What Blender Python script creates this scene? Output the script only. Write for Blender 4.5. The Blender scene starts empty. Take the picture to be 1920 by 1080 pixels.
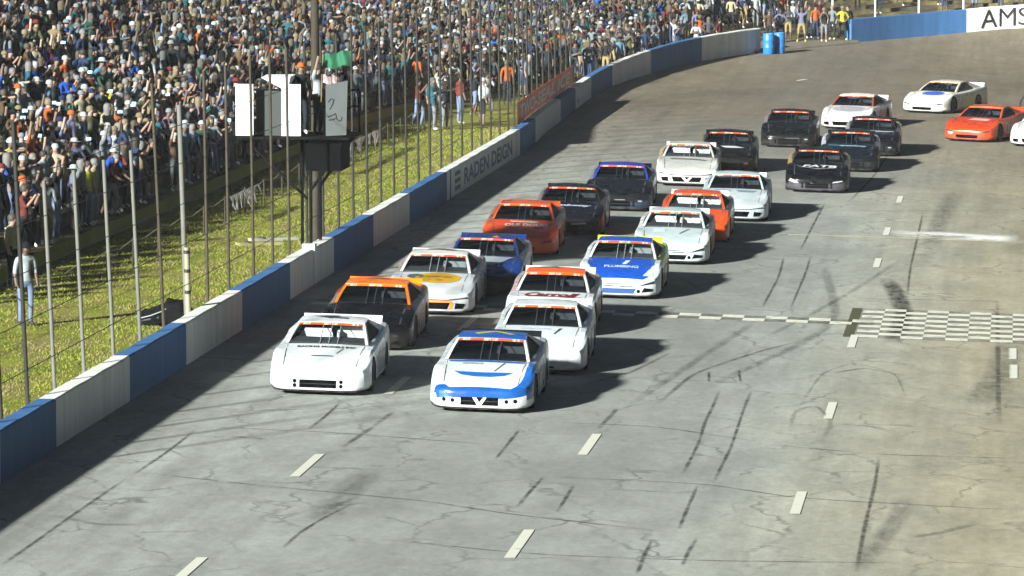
import bpy, bmesh, math, random
import numpy as np
from mathutils import Vector, Matrix
from mathutils.bvhtree import BVHTree
R = math.radians
rng = random.Random(7)
S = bpy.context.scene
COL = S.collection

# ------------------------------------------------------------------ camera
CAM = (16.7347, 0.0, 10.6478); YAW = 0.10546; PIT = 0.09397; FPX = 8881.4; BANK = math.tan(0.02786)
cd = bpy.data.cameras.new('camera'); cam = bpy.data.objects.new('camera', cd); COL.objects.link(cam)
cam.location = CAM; cam.rotation_euler = (math.pi/2 - PIT, 0, YAW)
cd.sensor_width = 36; cd.lens = FPX/1920*36; cd.clip_start = 1; cd.clip_end = 3000
S.camera = cam
HAZE = 0.00012
# ------------------------------------------------------------------ night floodlighting: one directional key, dim sky
SUN_EL = R(20); SUN_AZ = math.atan2(-0.49, -0.87)      # the light comes from (-x, -y): floodlights behind the stand
sun_from = Vector((math.cos(SUN_EL)*-0.49, math.cos(SUN_EL)*-0.872, math.sin(SUN_EL))).normalized()
sl = bpy.data.lights.new('floodlight_key', 'SUN'); sl.energy = 4.6; sl.angle = R(2.4); sl.color = (0.975, 1.0, 0.95)
so = bpy.data.objects.new('floodlight_key', sl); COL.objects.link(so)
so.rotation_euler = (-sun_from).to_track_quat('-Z', 'Y').to_euler()
W = bpy.data.worlds.new('World'); S.world = W; W.use_nodes = True
wn = W.node_tree.nodes; wl = W.node_tree.links
sky = wn.new('ShaderNodeTexSky'); sky.sky_type = 'NISHITA'; sky.sun_disc = False
sky.sun_elevation = SUN_EL; sky.sun_rotation = math.atan2(sun_from.x, sun_from.y)
sky.air_density = 1.0; sky.dust_density = 1.5; sky.ozone_density = 1.5
wl.new(sky.outputs[0], wn['Background'].inputs[0]); wn['Background'].inputs[1].default_value = 0.0095
S.view_settings.view_transform = 'Standard'; S.view_settings.look = 'None'
S.view_settings.exposure = 1.84; S.view_settings.gamma = 1

# ------------------------------------------------------------------ pixel <-> world
FW = Vector((-math.sin(YAW)*math.cos(PIT), math.cos(YAW)*math.cos(PIT), -math.sin(PIT)))
RT = Vector((math.cos(YAW), math.sin(YAW), 0)); UP = RT.cross(FW); C0 = Vector(CAM)
def ray(px, py): return FW*FPX + RT*(px-960) + UP*(540-py)
def at_depth(px, py, D): return C0 + ray(px, py)*(D/FPX)
def proj(p):
    d = Vector(p)-C0; z = d.dot(FW)
    return 960+FPX*d.dot(RT)/z, 540-FPX*d.dot(UP)/z, z
def plane_z(x, y=0): return -BANK*x
def on_x(px, x):
    """point of the vertical plane X = x seen in image column px (taken on the wall top line)"""
    d = ray(px, 800-0.58*px); return (C0 + d*((x-C0.x)/d.x))
# ------------------------------------------------------------------ outer wall line (base), straight then turn
turn_px = [(1025,247,178),(1080,205,191),(1107,183,200),(1145,162,209),(1215,138,220),(1308,115,229),(1423,98,235),
           (1510,88,238.5),(1595,80,241),(1700,71,244),(1800,62,246),(1920,50,247.5)]
pts = [Vector((0, y, 0)) for y in range(20, 167, 6)] + [at_depth(*q) for q in turn_px]
pts += [Vector((24,247,1.15)), Vector((32,244,1.2)), Vector((41,238,1.2)), Vector((49,229,1.2)), Vector((55,217,1.2)), Vector((58,203,1.2))]
def chaikin(p):
    q = [p[0]]
    for a, b in zip(p, p[1:]): q += [a*.75+b*.25, a*.25+b*.75]
    return q+[p[-1]]
for _ in range(2): pts = chaikin(pts)
# resample by arc length
acc = [0.]
for a, b in zip(pts, pts[1:]): acc.append(acc[-1]+(b-a).length)
STEP = 1.0; NS = int(acc[-1]/STEP)
def _interp(s):
    s = min(max(s, 0), acc[-1]-1e-6); i = int(np.searchsorted(acc, s, side='right')-1)
    return pts[i].lerp(pts[i+1], (s-acc[i])/(acc[i+1]-acc[i]))
WP = [_interp(i*STEP) for i in range(NS+1)]
WA = np.array([[p.x, p.y, p.z] for p in WP])
tg = np.gradient(WA[:, :2], axis=0); tg /= np.linalg.norm(tg, axis=1)[:, None]
for _ in range(6): tg = np.vstack([tg[:1], (tg[:-2]+tg[1:-1]*2+tg[2:])/4, tg[-1:]])
tg /= np.linalg.norm(tg, axis=1)[:, None]
INN = np.stack([tg[:, 1], -tg[:, 0]], 1)          # towards the infield
RISE = WA[:, 2]-(-BANK*WA[:, 0])
def wall_at(s):
    s = min(max(s/STEP, 0), NS-1e-6); i = int(s); f = s-i
    return WA[i]*(1-f)+WA[i+1]*f, INN[i]*(1-f)+INN[i+1]*f
def locate(x, y):
    d2 = (WA[:, 0]-x)**2+(WA[:, 1]-y)**2; i = int(np.argmin(d2))
    dx, dy = x-WA[i, 0], y-WA[i, 1]
    return i*STEP + dx*tg[i, 0]+dy*tg[i, 1], dx*INN[i, 0]+dy*INN[i, 1]
def track_z(x, y):
    s, d = locate(x, y); i = min(max(int(s), 0), NS)
    return -BANK*x + RISE[i]*max(0, 1-max(d, 0)/16)**1.4
def sstep(a, b, x):
    t = min(max((x-a)/(b-a), 0), 1); return t*t*(3-2*t)
ROW = 0.9
def s_of_y(y): return locate(0, y)[0]
S_T0, S_T1 = s_of_y(172), s_of_y(172)+42
def out_z(s, d):
    """terrain outside the wall: grass verge, then terraces"""
    i = min(max(int(s), 0), NS); k = sstep(S_T0, S_T1, s)
    zb = WA[i, 2]; d0 = 7.0*(1-k)+3.0*k; sl = 0.404*(1-k)+0.2*k
    g = 0.12+0.02*min(d, d0)
    if d > d0: g += (math.floor((d-d0)/ROW)+1)*ROW*sl
    return zb+g
def hit(px, py, fn, d0=60, d1=330, n=1600):
    r = ray(px, py)/FPX; prev = None
    for i in range(n):
        D = d0+(d1-d0)*i/n; p = C0+r*D
        if p.z < fn(p.x, p.y): return Vector((p.x, p.y, fn(p.x, p.y)))
    return C0+r*d1
def terrain(x, y):
    s, d = locate(x, y); return track_z(x, y) if d > -0.2 else out_z(s, -d)
def ground(px, py, lift=0.0):
    """track point seen at a pixel"""
    r = ray(px, py); t = -(C0.z+BANK*C0.x-lift)/(r.z+BANK*r.x); p = C0+r*t
    if p.y > 165: 
        p = hit(px, py, lambda x, y: track_z(x, y)+lift, 150, 290, 900)
    p.z = track_z(p.x, p.y); return p

# ------------------------------------------------------------------ materials
def lin(h):
    h = h.lstrip('#'); v = [int(h[i:i+2], 16)/255 for i in (0, 2, 4)]
    return tuple((c/12.92 if c <= .04045 else ((c+.055)/1.055)**2.4) for c in v)+(1,)
MATS = {}
def base_mat(name):
    m = bpy.data.materials.new(name); m.use_nodes = True; return m, m.node_tree.nodes, m.node_tree.links, m.node_tree.nodes['Principled BSDF']
def plain(name, col, rough=.6, metal=0., spec=.5, coat=0., emit=None, es=0., var=0.0, vscale=3.0):
    if name in MATS: return MATS[name]
    m, n, l, b = base_mat(name)
    c = lin(col) if isinstance(col, str) else (*col[:3], 1)
    b.inputs['Base Color'].default_value = c; b.inputs['Roughness'].default_value = rough; b.inputs['Metallic'].default_value = metal
    b.inputs['Specular IOR Level'].default_value = spec; b.inputs['Coat Weight'].default_value = coat; b.inputs['Coat Roughness'].default_value = .12
    if emit: b.inputs['Emission Color'].default_value = lin(emit); b.inputs['Emission Strength'].default_value = es
    if var > 0:
        tc = n.new('ShaderNodeTexCoord'); no = n.new('ShaderNodeTexNoise'); no.inputs['Scale'].default_value = vscale; no.inputs['Detail'].default_value = 5
        mr = n.new('ShaderNodeMapRange'); mr.inputs[1].default_value = .3; mr.inputs[2].default_value = .7; mr.inputs[3].default_value = 1-var; mr.inputs[4].default_value = 1+var*.5
        mx = n.new('ShaderNodeVectorMath'); mx.operation = 'SCALE'; mx.inputs[0].default_value = c[:3]
        l.new(tc.outputs['Object'], no.inputs['Vector']); l.new(no.outputs[0], mr.inputs[0]); l.new(mr.outputs[0], mx.inputs['Scale']); l.new(mx.outputs[0], b.inputs['Base Color'])
    MATS[name] = m; return m
def paint(col):
    nm = 'paint_'+col.lstrip('#')
    if nm in MATS: return MATS[nm]
    c = lin(col); dk_ = max(c[:3]) < .03; k = 1.18 if min(c[:3]) > .28 else .7 if dk_ else 1.0
    m, n, l, b = base_mat(nm); cc = tuple(x*k for x in c[:3])+(1,); tc = n.new('ShaderNodeTexCoord'); o = tc.outputs['Object']
    t = noise(n, l, o, 2.2, 5); s1 = noise(n, l, vscale(n, l, o, (6, 1.2, 9)), 1.0, 5, .65); sp = noise(n, l, o, 30, 3)
    col_ = mixc(n, l, 1., cc, n_rgb(n, l, mrange(n, l, t, .3, .7, .9, 1.04)), 'MULTIPLY')
    sx = n.new('ShaderNodeSeparateXYZ'); l.new(o, sx.inputs[0]); low = mrange(n, l, sx.outputs[2], .55, .10, 0, 1)
    d = math_(n, l, 'MULTIPLY', low, mrange(n, l, s1, .42, .68, 0, .55)); col_ = mixc(n, l, d, col_, lin('#4b4740'))
    col_ = mixc(n, l, mrange(n, l, sp, .66, .72, 0, .35), col_, lin('#35332f'))
    l.new(col_, b.inputs['Base Color']); b.inputs['Roughness'].default_value = .3; l.new(mrange(n, l, t, .3, .7, .2, .4), b.inputs['Roughness'])
    b.inputs['Specular IOR Level'].default_value = .1 if dk_ else .22; b.inputs['Coat Weight'].default_value = 0.05 if dk_ else .2; b.inputs['Coat Roughness'].default_value = .12
    MATS[nm] = m; return m
def mixc(n, l, fac, a, b, blend='MIX'):
    m = n.new('ShaderNodeMix'); m.data_type = 'RGBA'; m.blend_type = blend; m.clamp_result = False
    for sock, v in ((m.inputs[0], fac), (m.inputs[6], a), (m.inputs[7], b)):
        if isinstance(v, (int, float)): sock.default_value = v
        elif isinstance(v, tuple): sock.default_value = v
        else: l.new(v, sock)
    return m.outputs[2]
def noise(n, l, vec, scale, detail=4, rough=.55, w=None):
    t = n.new('ShaderNodeTexNoise'); t.inputs['Scale'].default_value = scale; t.inputs['Detail'].default_value = detail; t.inputs['Roughness'].default_value = rough
    l.new(vec, t.inputs['Vector']); return t.outputs[0]
def mrange(n, l, v, a, b, c, d):
    m = n.new('ShaderNodeMapRange'); l.new(v, m.inputs[0])
    for i, x in enumerate((a, b, c, d)): m.inputs[i+1].default_value = x
    return m.outputs[0]
def vscale(n, l, vec, s):
    m = n.new('ShaderNodeMapping'); m.inputs['Scale'].default_value = s; l.new(vec, m.inputs['Vector']); return m.outputs[0]
def math_(n, l, op, a, b=None):
    m = n.new('ShaderNodeMath'); m.operation = op
    for i, v in enumerate((a, b)):
        if v is None: continue
        if isinstance(v, (int, float)): m.inputs[i].default_value = v
        else: l.new(v, m.inputs[i])
    return m.outputs[0]
def track_mat():
    m, n, l, b = base_mat('worn_asphalt')
    pos = n.new('ShaderNodeNewGeometry').outputs['Position']; sx = n.new('ShaderNodeSeparateXYZ'); l.new(pos, sx.inputs[0]); X, Y = sx.outputs[0], sx.outputs[1]
    big = noise(n, l, vscale(n, l, pos, (.16, .06, .1)), 1.0, 4)
    streak = noise(n, l, vscale(n, l, pos, (1.6, .05, .1)), 1.0, 5, .6)
    blot = noise(n, l, vscale(n, l, pos, (.9, .35, .5)), 1.0, 6, .65)
    fine = noise(n, l, vscale(n, l, pos, (1, 1, 1)), 26.0, 4, .7)
    grit = noise(n, l, vscale(n, l, pos, (1, .45, 1)), 6.0, 5, .7)
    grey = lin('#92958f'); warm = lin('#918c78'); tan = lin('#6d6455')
    # partly painted lamp tint: yellower towards the infield edge, dimmer brown in the turn
    fx = mrange(n, l, math_(n, l, 'ADD', X, math_(n, l, 'MULTIPLY', big, 6.0)), 14.5, 19.5, 0, 1)
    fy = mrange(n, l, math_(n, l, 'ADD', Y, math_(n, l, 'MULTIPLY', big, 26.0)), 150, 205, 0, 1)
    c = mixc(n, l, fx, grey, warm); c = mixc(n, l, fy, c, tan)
    for src, lo, hi, a, z in ((big, .35, .68, .82, 1.14), (streak, .3, .7, .84, 1.12), (blot, .3, .72, .78, 1.15), (grit, .3, .7, .86, 1.12), (fine, .3, .7, .84, 1.14)):
        c = mixc(n, l, 1.0, c, n_rgb(n, l, mrange(n, l, src, lo, hi, a, z)), 'MULTIPLY')
    # rubbered racing groove between the lane lines
    gr = math_(n, l, 'MULTIPLY', mrange(n, l, math_(n, l, 'ABSOLUTE', math_(n, l, 'SUBTRACT', X, 8.2)), 4.6, 1.5, 0, 1), mrange(n, l, streak, .25, .7, .15, 1))
    c = mixc(n, l, math_(n, l, 'MULTIPLY', gr, .38), c, lin('#5d605e'))
    # fine map cracking
    vo = n.new('ShaderNodeTexVoronoi'); vo.feature = 'DISTANCE_TO_EDGE'; vo.inputs['Scale'].default_value = 1.0
    wv = n.new('ShaderNodeVectorMath'); wv.operation = 'ADD'; l.new(vscale(n, l, pos, (.55, .3, .4)), wv.inputs[0])
    nc = n.new('ShaderNodeTexNoise'); nc.inputs['Scale'].default_value = 1.3; nc.inputs['Detail'].default_value = 4; l.new(pos, nc.inputs['Vector'])
    ws = n.new('ShaderNodeVectorMath'); ws.operation = 'SCALE'; ws.inputs['Scale'].default_value = .45; l.new(nc.outputs[1], ws.inputs[0]); l.new(ws.outputs[0], wv.inputs[1]); l.new(wv.outputs[0], vo.inputs['Vector'])
    cr = mrange(n, l, vo.outputs['Distance'], 0.004, .03, 1, 0)
    cr = math_(n, l, 'MULTIPLY', cr, mrange(n, l, blot, .42, .62, 0, .55))
    c = mixc(n, l, cr, c, lin('#3a3b38'))
    l.new(c, b.inputs['Base Color']); b.inputs['Roughness'].default_value = .92; b.inputs['Specular IOR Level'].default_value = .15
    bp = n.new('ShaderNodeBump'); bp.inputs['Strength'].default_value = .25; bp.inputs['Distance'].default_value = .02; l.new(fine, bp.inputs['Height']); l.new(bp.outputs[0], b.inputs['Normal'])
    return m
def n_rgb(n, l, v):
    c = n.new('ShaderNodeCombineColor'); [l.new(v, c.inputs[i]) for i in range(3)]; return c.outputs[0]
def grass_mat(name, a, bcol, scl=1.):
    m, n, l, b = base_mat(name); pos = n.new('ShaderNodeNewGeometry').outputs['Position']
    t = noise(n, l, pos, .7*scl, 6, .6); f = noise(n, l, pos, 9*scl, 5, .7); d = noise(n, l, vscale(n, l, pos, (1, .3, 1)), 1.6, 4)
    c = mixc(n, l, mrange(n, l, t, .32, .68, 0, 1), lin(a), lin(bcol)); c = mixc(n, l, mrange(n, l, d, .46, .66, 0, .8), c, lin('#756b45'))
    c = mixc(n, l, 1., c, n_rgb(n, l, mrange(n, l, f, .28, .72, .8, 1.15)), 'MULTIPLY')
    l.new(c, b.inputs['Base Color']); b.inputs['Roughness'].default_value = .95; b.inputs['Specular IOR Level'].default_value = .1
    bp = n.new('ShaderNodeBump'); bp.inputs['Strength'].default_value = .4; bp.inputs['Distance'].default_value = .05; l.new(f, bp.inputs['Height']); l.new(bp.outputs[0], b.inputs['Normal'])
    return m
def wall_paint(name, col, chip='#8d8c86'):
    m, n, l, b = base_mat(name); pos = n.new('ShaderNodeNewGeometry').outputs['Position']
    t = noise(n, l, vscale(n, l, pos, (1, .5, 1.5)), 1.2, 6, .65); f = noise(n, l, pos, 11, 5, .7); st = noise(n, l, vscale(n, l, pos, (1, 1.2, .12)), 2.2, 5, .6)
    c = mixc(n, l, mrange(n, l, t, .66, .74, 0, .7), lin(col), lin(chip))
    c = mixc(n, l, 1., c, n_rgb(n, l, mrange(n, l, st, .3, .7, .8, 1.06)), 'MULTIPLY'); c = mixc(n, l, 1., c, n_rgb(n, l, mrange(n, l, f, .3, .7, .9, 1.06)), 'MULTIPLY')
    sc = noise(n, l, vscale(n, l, pos, (.6, .22, 1.3)), 1.0, 5, .6)
    c = mixc(n, l, mrange(n, l, sc, .64, .76, 0, .75), c, lin('#3c3c3a'))           # rubber scuffs
    l.new(c, b.inputs['Base Color']); b.inputs['Roughness'].default_value = .75; b.inputs['Specular IOR Level'].default_value = .25
    bp = n.new('ShaderNodeBump'); bp.inputs['Strength'].default_value = .3; bp.inputs['Distance'].default_value = .015; l.new(f, bp.inputs['Height']); l.new(bp.outputs[0], b.inputs['Normal'])
    return m
def mark_mat(name, col, lo, hi, amax, sc=(1, 1, 1), scale=2.0, fade=False):
    """worn paint or rubber: colour that breaks up over the asphalt"""
    m, n, l, b = base_mat(name); pos = n.new('ShaderNodeNewGeometry').outputs['Position']
    t = noise(n, l, vscale(n, l, pos, sc), scale, 6, .7)
    b.inputs['Base Color'].default_value = lin(col); b.inputs['Roughness'].default_value = .85; b.inputs['Specular IOR Level'].default_value = .15
    al = mrange(n, l, t, lo, hi, 0, amax)
    if fade:
        at = n.new('ShaderNodeAttribute'); at.attribute_name = 'fade'; al = math_(n, l, 'MULTIPLY', al, at.outputs['Fac'])
    l.new(al, b.inputs['Alpha']); return m
def glass_mat(name='window_glass', tint=(.5, .54, .55)):
    m, n, l, b = base_mat(name); n.remove(b)
    tr = n.new('ShaderNodeBsdfTransparent'); tr.inputs[0].default_value = (*tint, 1); gl = n.new('ShaderNodeBsdfGlossy'); gl.inputs['Roughness'].default_value = .04; gl.inputs[0].default_value = (.9, .95, 1, 1)
    lw = n.new('ShaderNodeLayerWeight'); lw.inputs[0].default_value = .5; fr = math_(n, l, 'ADD', math_(n, l, 'MULTIPLY', math_(n, l, 'POWER', lw.outputs['Facing'], 5.0), .7), .05); mx = n.new('ShaderNodeMixShader')
    l.new(fr, mx.inputs[0]); l.new(tr.outputs[0], mx.inputs[1]); l.new(gl.outputs[0], mx.inputs[2]); l.new(mx.outputs[0], n['Material Output'].inputs[0]); return m

# ------------------------------------------------------------------ mesh helpers
class MB:
    def __init__(s): s.v = []; s.f = []; s.m = []
    def add(s, v, f, mi=0):
        o = len(s.v); s.v += [tuple(p) for p in v]; s.f += [tuple(i+o for i in q) for q in f]; s.m += [mi]*len(f); return s
    def box(s, a, b, mi=0, M=None):
        (x0, y0, z0), (x1, y1, z1) = a, b
        v = [Vector(p) for p in ((x0,y0,z0),(x1,y0,z0),(x1,y1,z0),(x0,y1,z0),(x0,y0,z1),(x1,y0,z1),(x1,y1,z1),(x0,y1,z1))]
        if M: v = [M @ p for p in v]
        return s.add(v, [(0,3,2,1),(4,5,6,7),(0,1,5,4),(1,2,6,5),(2,3,7,6),(3,0,4,7)], mi)
    def tube(s, path, r, n=8, mi=0, cap=True):
        path = [Vector(p) for p in path]; rr = r if isinstance(r, (list, tuple)) else [r]*len(path); rings = []
        for i, p in enumerate(path):
            t = (path[min(i+1, len(path)-1)]-path[max(i-1, 0)]).normalized(); a = Vector((0, 0, 1)) if abs(t.z) < .9 else Vector((1, 0, 0))
            u = t.cross(a).normalized(); w = u.cross(t); rings.append([p+(u*math.cos(6.28318*k/n)+w*math.sin(6.28318*k/n))*rr[i] for k in range(n)])
        f = []
        for i in range(len(path)-1):
            for k in range(n): f.append((i*n+k, (i+1)*n+k, (i+1)*n+(k+1) % n, i*n+(k+1) % n))
        if cap: f += [tuple(range(n)), tuple(reversed(range((len(path)-1)*n, len(path)*n)))]
        return s.add([q for g in rings for q in g], f, mi)
    def lathe(s, prof, n=20, axis='z', org=(0, 0, 0), mi=0):
        v = []; f = []; L = len(prof)
        for k in range(n):
            a = 2*math.pi*k/n
            for r, h in prof:
                c, d = r*math.cos(a), r*math.sin(a); p = {'z': (c, d, h), 'x': (h, c, d), 'y': (c, h, d)}[axis]; v.append((p[0]+org[0], p[1]+org[1], p[2]+org[2]))
        for k in range(n):
            for i in range(L-1): f.append((k*L+i, ((k+1) % n)*L+i, ((k+1) % n)*L+i+1, k*L+i+1))
        return s.add(v, f, mi)
    def grid(s, P, mi=0, thick=None):
        r, c = len(P), len(P[0]); s.add([p for row in P for p in row], [(i*c+j, i*c+j+1, (i+1)*c+j+1, (i+1)*c+j) for i in range(r-1) for j in range(c-1)], mi); return s
    def mesh(s, name, smooth=None):
        me = bpy.data.meshes.new(name); me.from_pydata(s.v, [], s.f); me.polygons.foreach_set('material_index', s.m)
        me.validate(); me.update()
        if smooth is not None: shade(me, smooth)
        return me
def shade(me, ang=35):
    me.polygons.foreach_set('use_smooth', [True]*len(me.polygons)); me.set_sharp_from_angle(angle=R(ang))
def obj(name, me, mats=None, parent=None, loc=None, kind=None, label=None, cat=None, group=None, own=False):
    o = bpy.data.objects.new(name, me); COL.objects.link(o)
    if mats is not None:
        mats = mats if isinstance(mats, (list, tuple)) else [mats]
        if own:
            while len(me.materials) < len(mats): me.materials.append(None)
            for i, m in enumerate(mats): o.material_slots[i].link = 'OBJECT'; o.material_slots[i].material = m
        elif len(me.materials) == 0:
            for m in mats: me.materials.append(m)
    if parent: o.parent = parent
    if loc is not None: o.location = loc
    tag(o, kind, label, cat, group); return o
def tag(o, kind=None, label=None, cat=None, group=None):
    if kind: o['kind'] = kind
    if label: o['label'] = label
    if cat: o['category'] = cat
    if group: o['group'] = group
def empty(name, loc=(0, 0, 0), rot=(0, 0, 0), **k):
    o = bpy.data.objects.new(name, None); COL.objects.link(o); o.location = loc; o.rotation_euler = rot; o.empty_display_size = .3; tag(o, **k); return o
def text_mesh(txt, size=1., shear=0., bold=0.0):
    cu = bpy.data.curves.new('t', 'FONT'); cu.body = txt; cu.size = size; cu.shear = shear; cu.offset = bold; cu.align_x = 'CENTER'; cu.align_y = 'CENTER'; cu.resolution_u = 3
    o = bpy.data.objects.new('t', cu); COL.objects.link(o); dg = bpy.context.evaluated_depsgraph_get(); me = bpy.data.meshes.new_from_object(o.evaluated_get(dg))
    v = [tuple(p.co) for p in me.vertices]; f = [tuple(p.vertices) for p in me.polygons]
    bpy.data.objects.remove(o); bpy.data.curves.remove(cu); bpy.data.meshes.remove(me); return v, f

# ================================================================== SETTING
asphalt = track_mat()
DIN = [0, .3, .8, 1.5, 2.5, 4, 6, 8, 10, 12, 14, 16, 18]
P = [[(WA[i, 0]+INN[i, 0]*d, WA[i, 1]+INN[i, 1]*d, -BANK*(WA[i, 0]+INN[i, 0]*d)+RISE[i]*max(0, 1-d/16)**1.4) for d in DIN] for i in range(0, NS+1, 2)]
tm = MB().grid(P).mesh('track', 60)
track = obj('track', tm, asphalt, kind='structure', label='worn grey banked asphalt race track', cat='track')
inf = MB().grid([[(x, y, -BANK*x-.03) for x in (1.0, 20, 50, 80)] for y in (-40, 0, 60, 120, 160, 226)])
inf.grid([[(x, y, -BANK*x-.03) for x in (17.0, 30, 50)] for y in (226, 230, 236)])
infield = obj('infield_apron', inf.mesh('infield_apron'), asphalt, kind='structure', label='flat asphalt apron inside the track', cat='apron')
# verge + terraces outside the wall
k0 = [0.2, 1.2, 2.2, 3.2, 4.2, 4.99]
prof = k0[:]
d = 5.0
for r in range(34): prof += [d+.001, d+ROW-.001]; d += ROW
P = []
for i in range(0, NS+1, 2):
    s = i*STEP; k = sstep(S_T0, S_T1, s); d0 = 7-4*k; row = []
    for q in prof:
        qq = q*d0/5.0 if q < 5 else q-5+d0
        row.append((WA[i, 0]-INN[i, 0]*qq, WA[i, 1]-INN[i, 1]*qq, out_z(s, qq)))
    P.append(row)
nk = len(k0)
vg = MB().grid([r[:nk+1] for r in P]).mesh('grass_verge', 50)
grass_soil = grass_mat('verge_turf', '#5c6722', '#7e7c36')
obj('grass_verge', vg, grass_soil, kind='structure', label='strip of short grass between the wall and the stand', cat='grass')
tr = MB().grid([r[nk:] for r in P]).mesh('terrace')
dirt = grass_mat('terrace_earth', '#3d3a30', '#4a4538', .7)
obj('terrace', tr, dirt, kind='structure', label='terraced bank on which the crowd stands', cat='terrace')
# far dark ground so nothing ends in the void
far = MB().grid([[(x, y, -3.0) for x in (-300, -100, 0, 100, 300)] for y in (-50, 0, 150, 300, 400)]).mesh('far_ground')
obj('far_ground', far, plain('far_field', '#23261a', .95), kind='structure', label='dark ground beyond the track', cat='ground')
# grass blades: uncountable
N = 80000; nr = np.random.default_rng(3)
ss = nr.uniform(s_of_y(66), s_of_y(176), N); dd = nr.uniform(.38, 7.2, N)
idx = np.clip(ss.astype(int), 0, NS-1); bx = WA[idx, 0]-INN[idx, 0]*dd+0; by = WA[idx, 1]+(ss-idx)*tg[idx, 1]-INN[idx, 1]*dd; bz = WA[idx, 2]+.12+.02*dd
ang = nr.uniform(0, 6.283, N); h = nr.uniform(.02, .06, N)*(1+.8*(np.sin(bx*2.1)+np.sin(by*1.3+bx))*.3); wd = .02
lean = nr.normal(0, .03, (N, 2))
V = np.empty((N, 3, 3)); c, s_ = np.cos(ang)*wd, np.sin(ang)*wd
V[:, 0] = np.stack([bx-c, by-s_, bz-.01], 1); V[:, 1] = np.stack([bx+c, by+s_, bz-.01], 1); V[:, 2] = np.stack([bx+lean[:, 0], by+lean[:, 1], bz+np.abs(h)], 1)
gm = bpy.data.meshes.new('grass'); gm.vertices.add(N*3); gm.vertices.foreach_set('co', V.ravel()); gm.loops.add(N*3); gm.loops.foreach_set('vertex_index', np.arange(N*3)); gm.polygons.add(N); gm.polygons.foreach_set('loop_start', np.arange(0, N*3, 3)); gm.update()
obj('grass', gm, grass_mat('grass_blades', '#5a6724', '#787836', 1.3), kind='stuff', label='short yellow green grass behind the wall', cat='grass')

# humid floodlit night air over the whole place
hz = bpy.data.materials.new('night_haze'); hz.use_nodes = True; hn = hz.node_tree.nodes; hn.remove(hn['Principled BSDF']); pv = hn.new('ShaderNodeVolumePrincipled')
pv.inputs['Color'].default_value = (.95, .97, 1, 1); pv.inputs['Density'].default_value = HAZE; pv.inputs['Anisotropy'].default_value = 0.0; hz.node_tree.links.new(pv.outputs[0], hn['Material Output'].inputs['Volume'])
obj('haze', MB().box((-310, -60, -4.2), (310, 410, 17.5)).mesh('haze'), hz, kind='stuff', label='thin pale haze in the floodlit night air', cat='haze')
# ------------------------------------------------------------------ outer wall
WH = 0.868; WT = 0.34
def wall_h(s): return WH + (1.2-WH)*sstep(s_of_y(196), s_of_y(196)+42, s)
def wall_panel(s0, s1, mat, parent, bevel=.03, dz=0):
    n = max(2, int((s1-s0)/.6)+1); P = []
    for j in range(n+1):
        s = s0+(s1-s0)*j/n; w, inn = wall_at(s); hh = wall_h(s)
        pr = [(0.0, -.12), (0.0, hh-bevel), (-bevel, hh), (-WT+bevel, hh), (-WT, hh-bevel), (-WT, -.12)]
        P.append([(w[0]+inn[0]*a, w[1]+inn[1]*a, w[2]+b+.006*math.sin(s*2.3)*(b > .5)) for a, b in pr])
    mb = MB().grid(P); mb.add(P[0], [tuple(reversed(range(6)))]); mb.add(P[-1], [tuple(range(6))])
    return obj('wall_panel', mb.mesh('wall_panel'), mat, parent)
blue = wall_paint('wall_blue', '#37618f', '#6d83a0'); white = wall_paint('wall_white', '#cfd0ca', '#a9a69b')
def s_px(px): return s_of_y(on_x(px, 0).y)
def s_near(px, py, D): p = at_depth(px, py, D); return locate(p.x, p.y)[0]
wall = empty('concrete_wall', (0, 100, 0), label='long blue and white painted concrete wall along the straight', cat='wall')
_p = lambda o: (setattr(o, 'matrix_parent_inverse', Matrix.Translation((0, -100, 0))), o)[1]
edges = [s_px(x) for x in (0, 105, 243, 349, 454, 544, 626, 700, 768, 838)] + [s_px(975), s_px(1019)-.6, s_near(1052,226,184), s_near(1080,205,191), s_near(1107,183,200), s_near(1145,162,209), s_near(1215,138,220), s_near(1308,115,229), s_near(1425,98,235)]
edges = [edges[0]-x for x in (40, 32, 24, 16, 8)]+edges
cols = [blue, white, blue, white, white, blue, white, blue, white, blue, white, blue, white, blue, 'S', blue, white, blue, white, blue, white, blue, white]
cols[4] = white; cols[5] = blue
for a, b_, c in zip(edges, edges[1:], cols):
    _p(wall_panel(a+.004, b_-.004, white if c == 'S' else c, wall))
def wall_text(txt, s0, s1, z0, z1, mat, parent, bold=.02, name='lettering', off=.006):
    v, f = text_mesh(txt, 1., 0, bold); xs = [p[0] for p in v]; ys = [p[1] for p in v]
    out = []
    for p in v:
        u = (p[0]-min(xs))/(max(xs)-min(xs)); t = (p[1]-min(ys))/(max(ys)-min(ys)); s = s1+(s0-s1)*(1-u) if s1 > s0 else s0+(s1-s0)*u
        s = s0+(s1-s0)*u; w, inn = wall_at(s); out.append((w[0]+inn[0]*off, w[1]+inn[1]*off, w[2]+z0+(z1-z0)*t))
    return obj(name, MB().add(out, f).mesh(name), mat, parent)
sa, sb = s_px(838), s_px(975)
faded = plain('faded_lettering', '#5f6f90', .8, var=.3, vscale=1.5)
_p(wall_text('RADEN DEIGN', sa+4.4, sb-2.6, .17, .68, faded, wall, .03))
for z in (.14, .36, .58):
    a, ia = wall_at(sa+2.0); b_, ib = wall_at(sa+3.4)
    _p(obj('stripe_mark', MB().box((a[0]-.05, a[1], z), (a[0]+.006, b_[1], z+.13)).mesh('stripe_mark'), plain('dull_green', '#56705f', .8, var=.2), wall))
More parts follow.
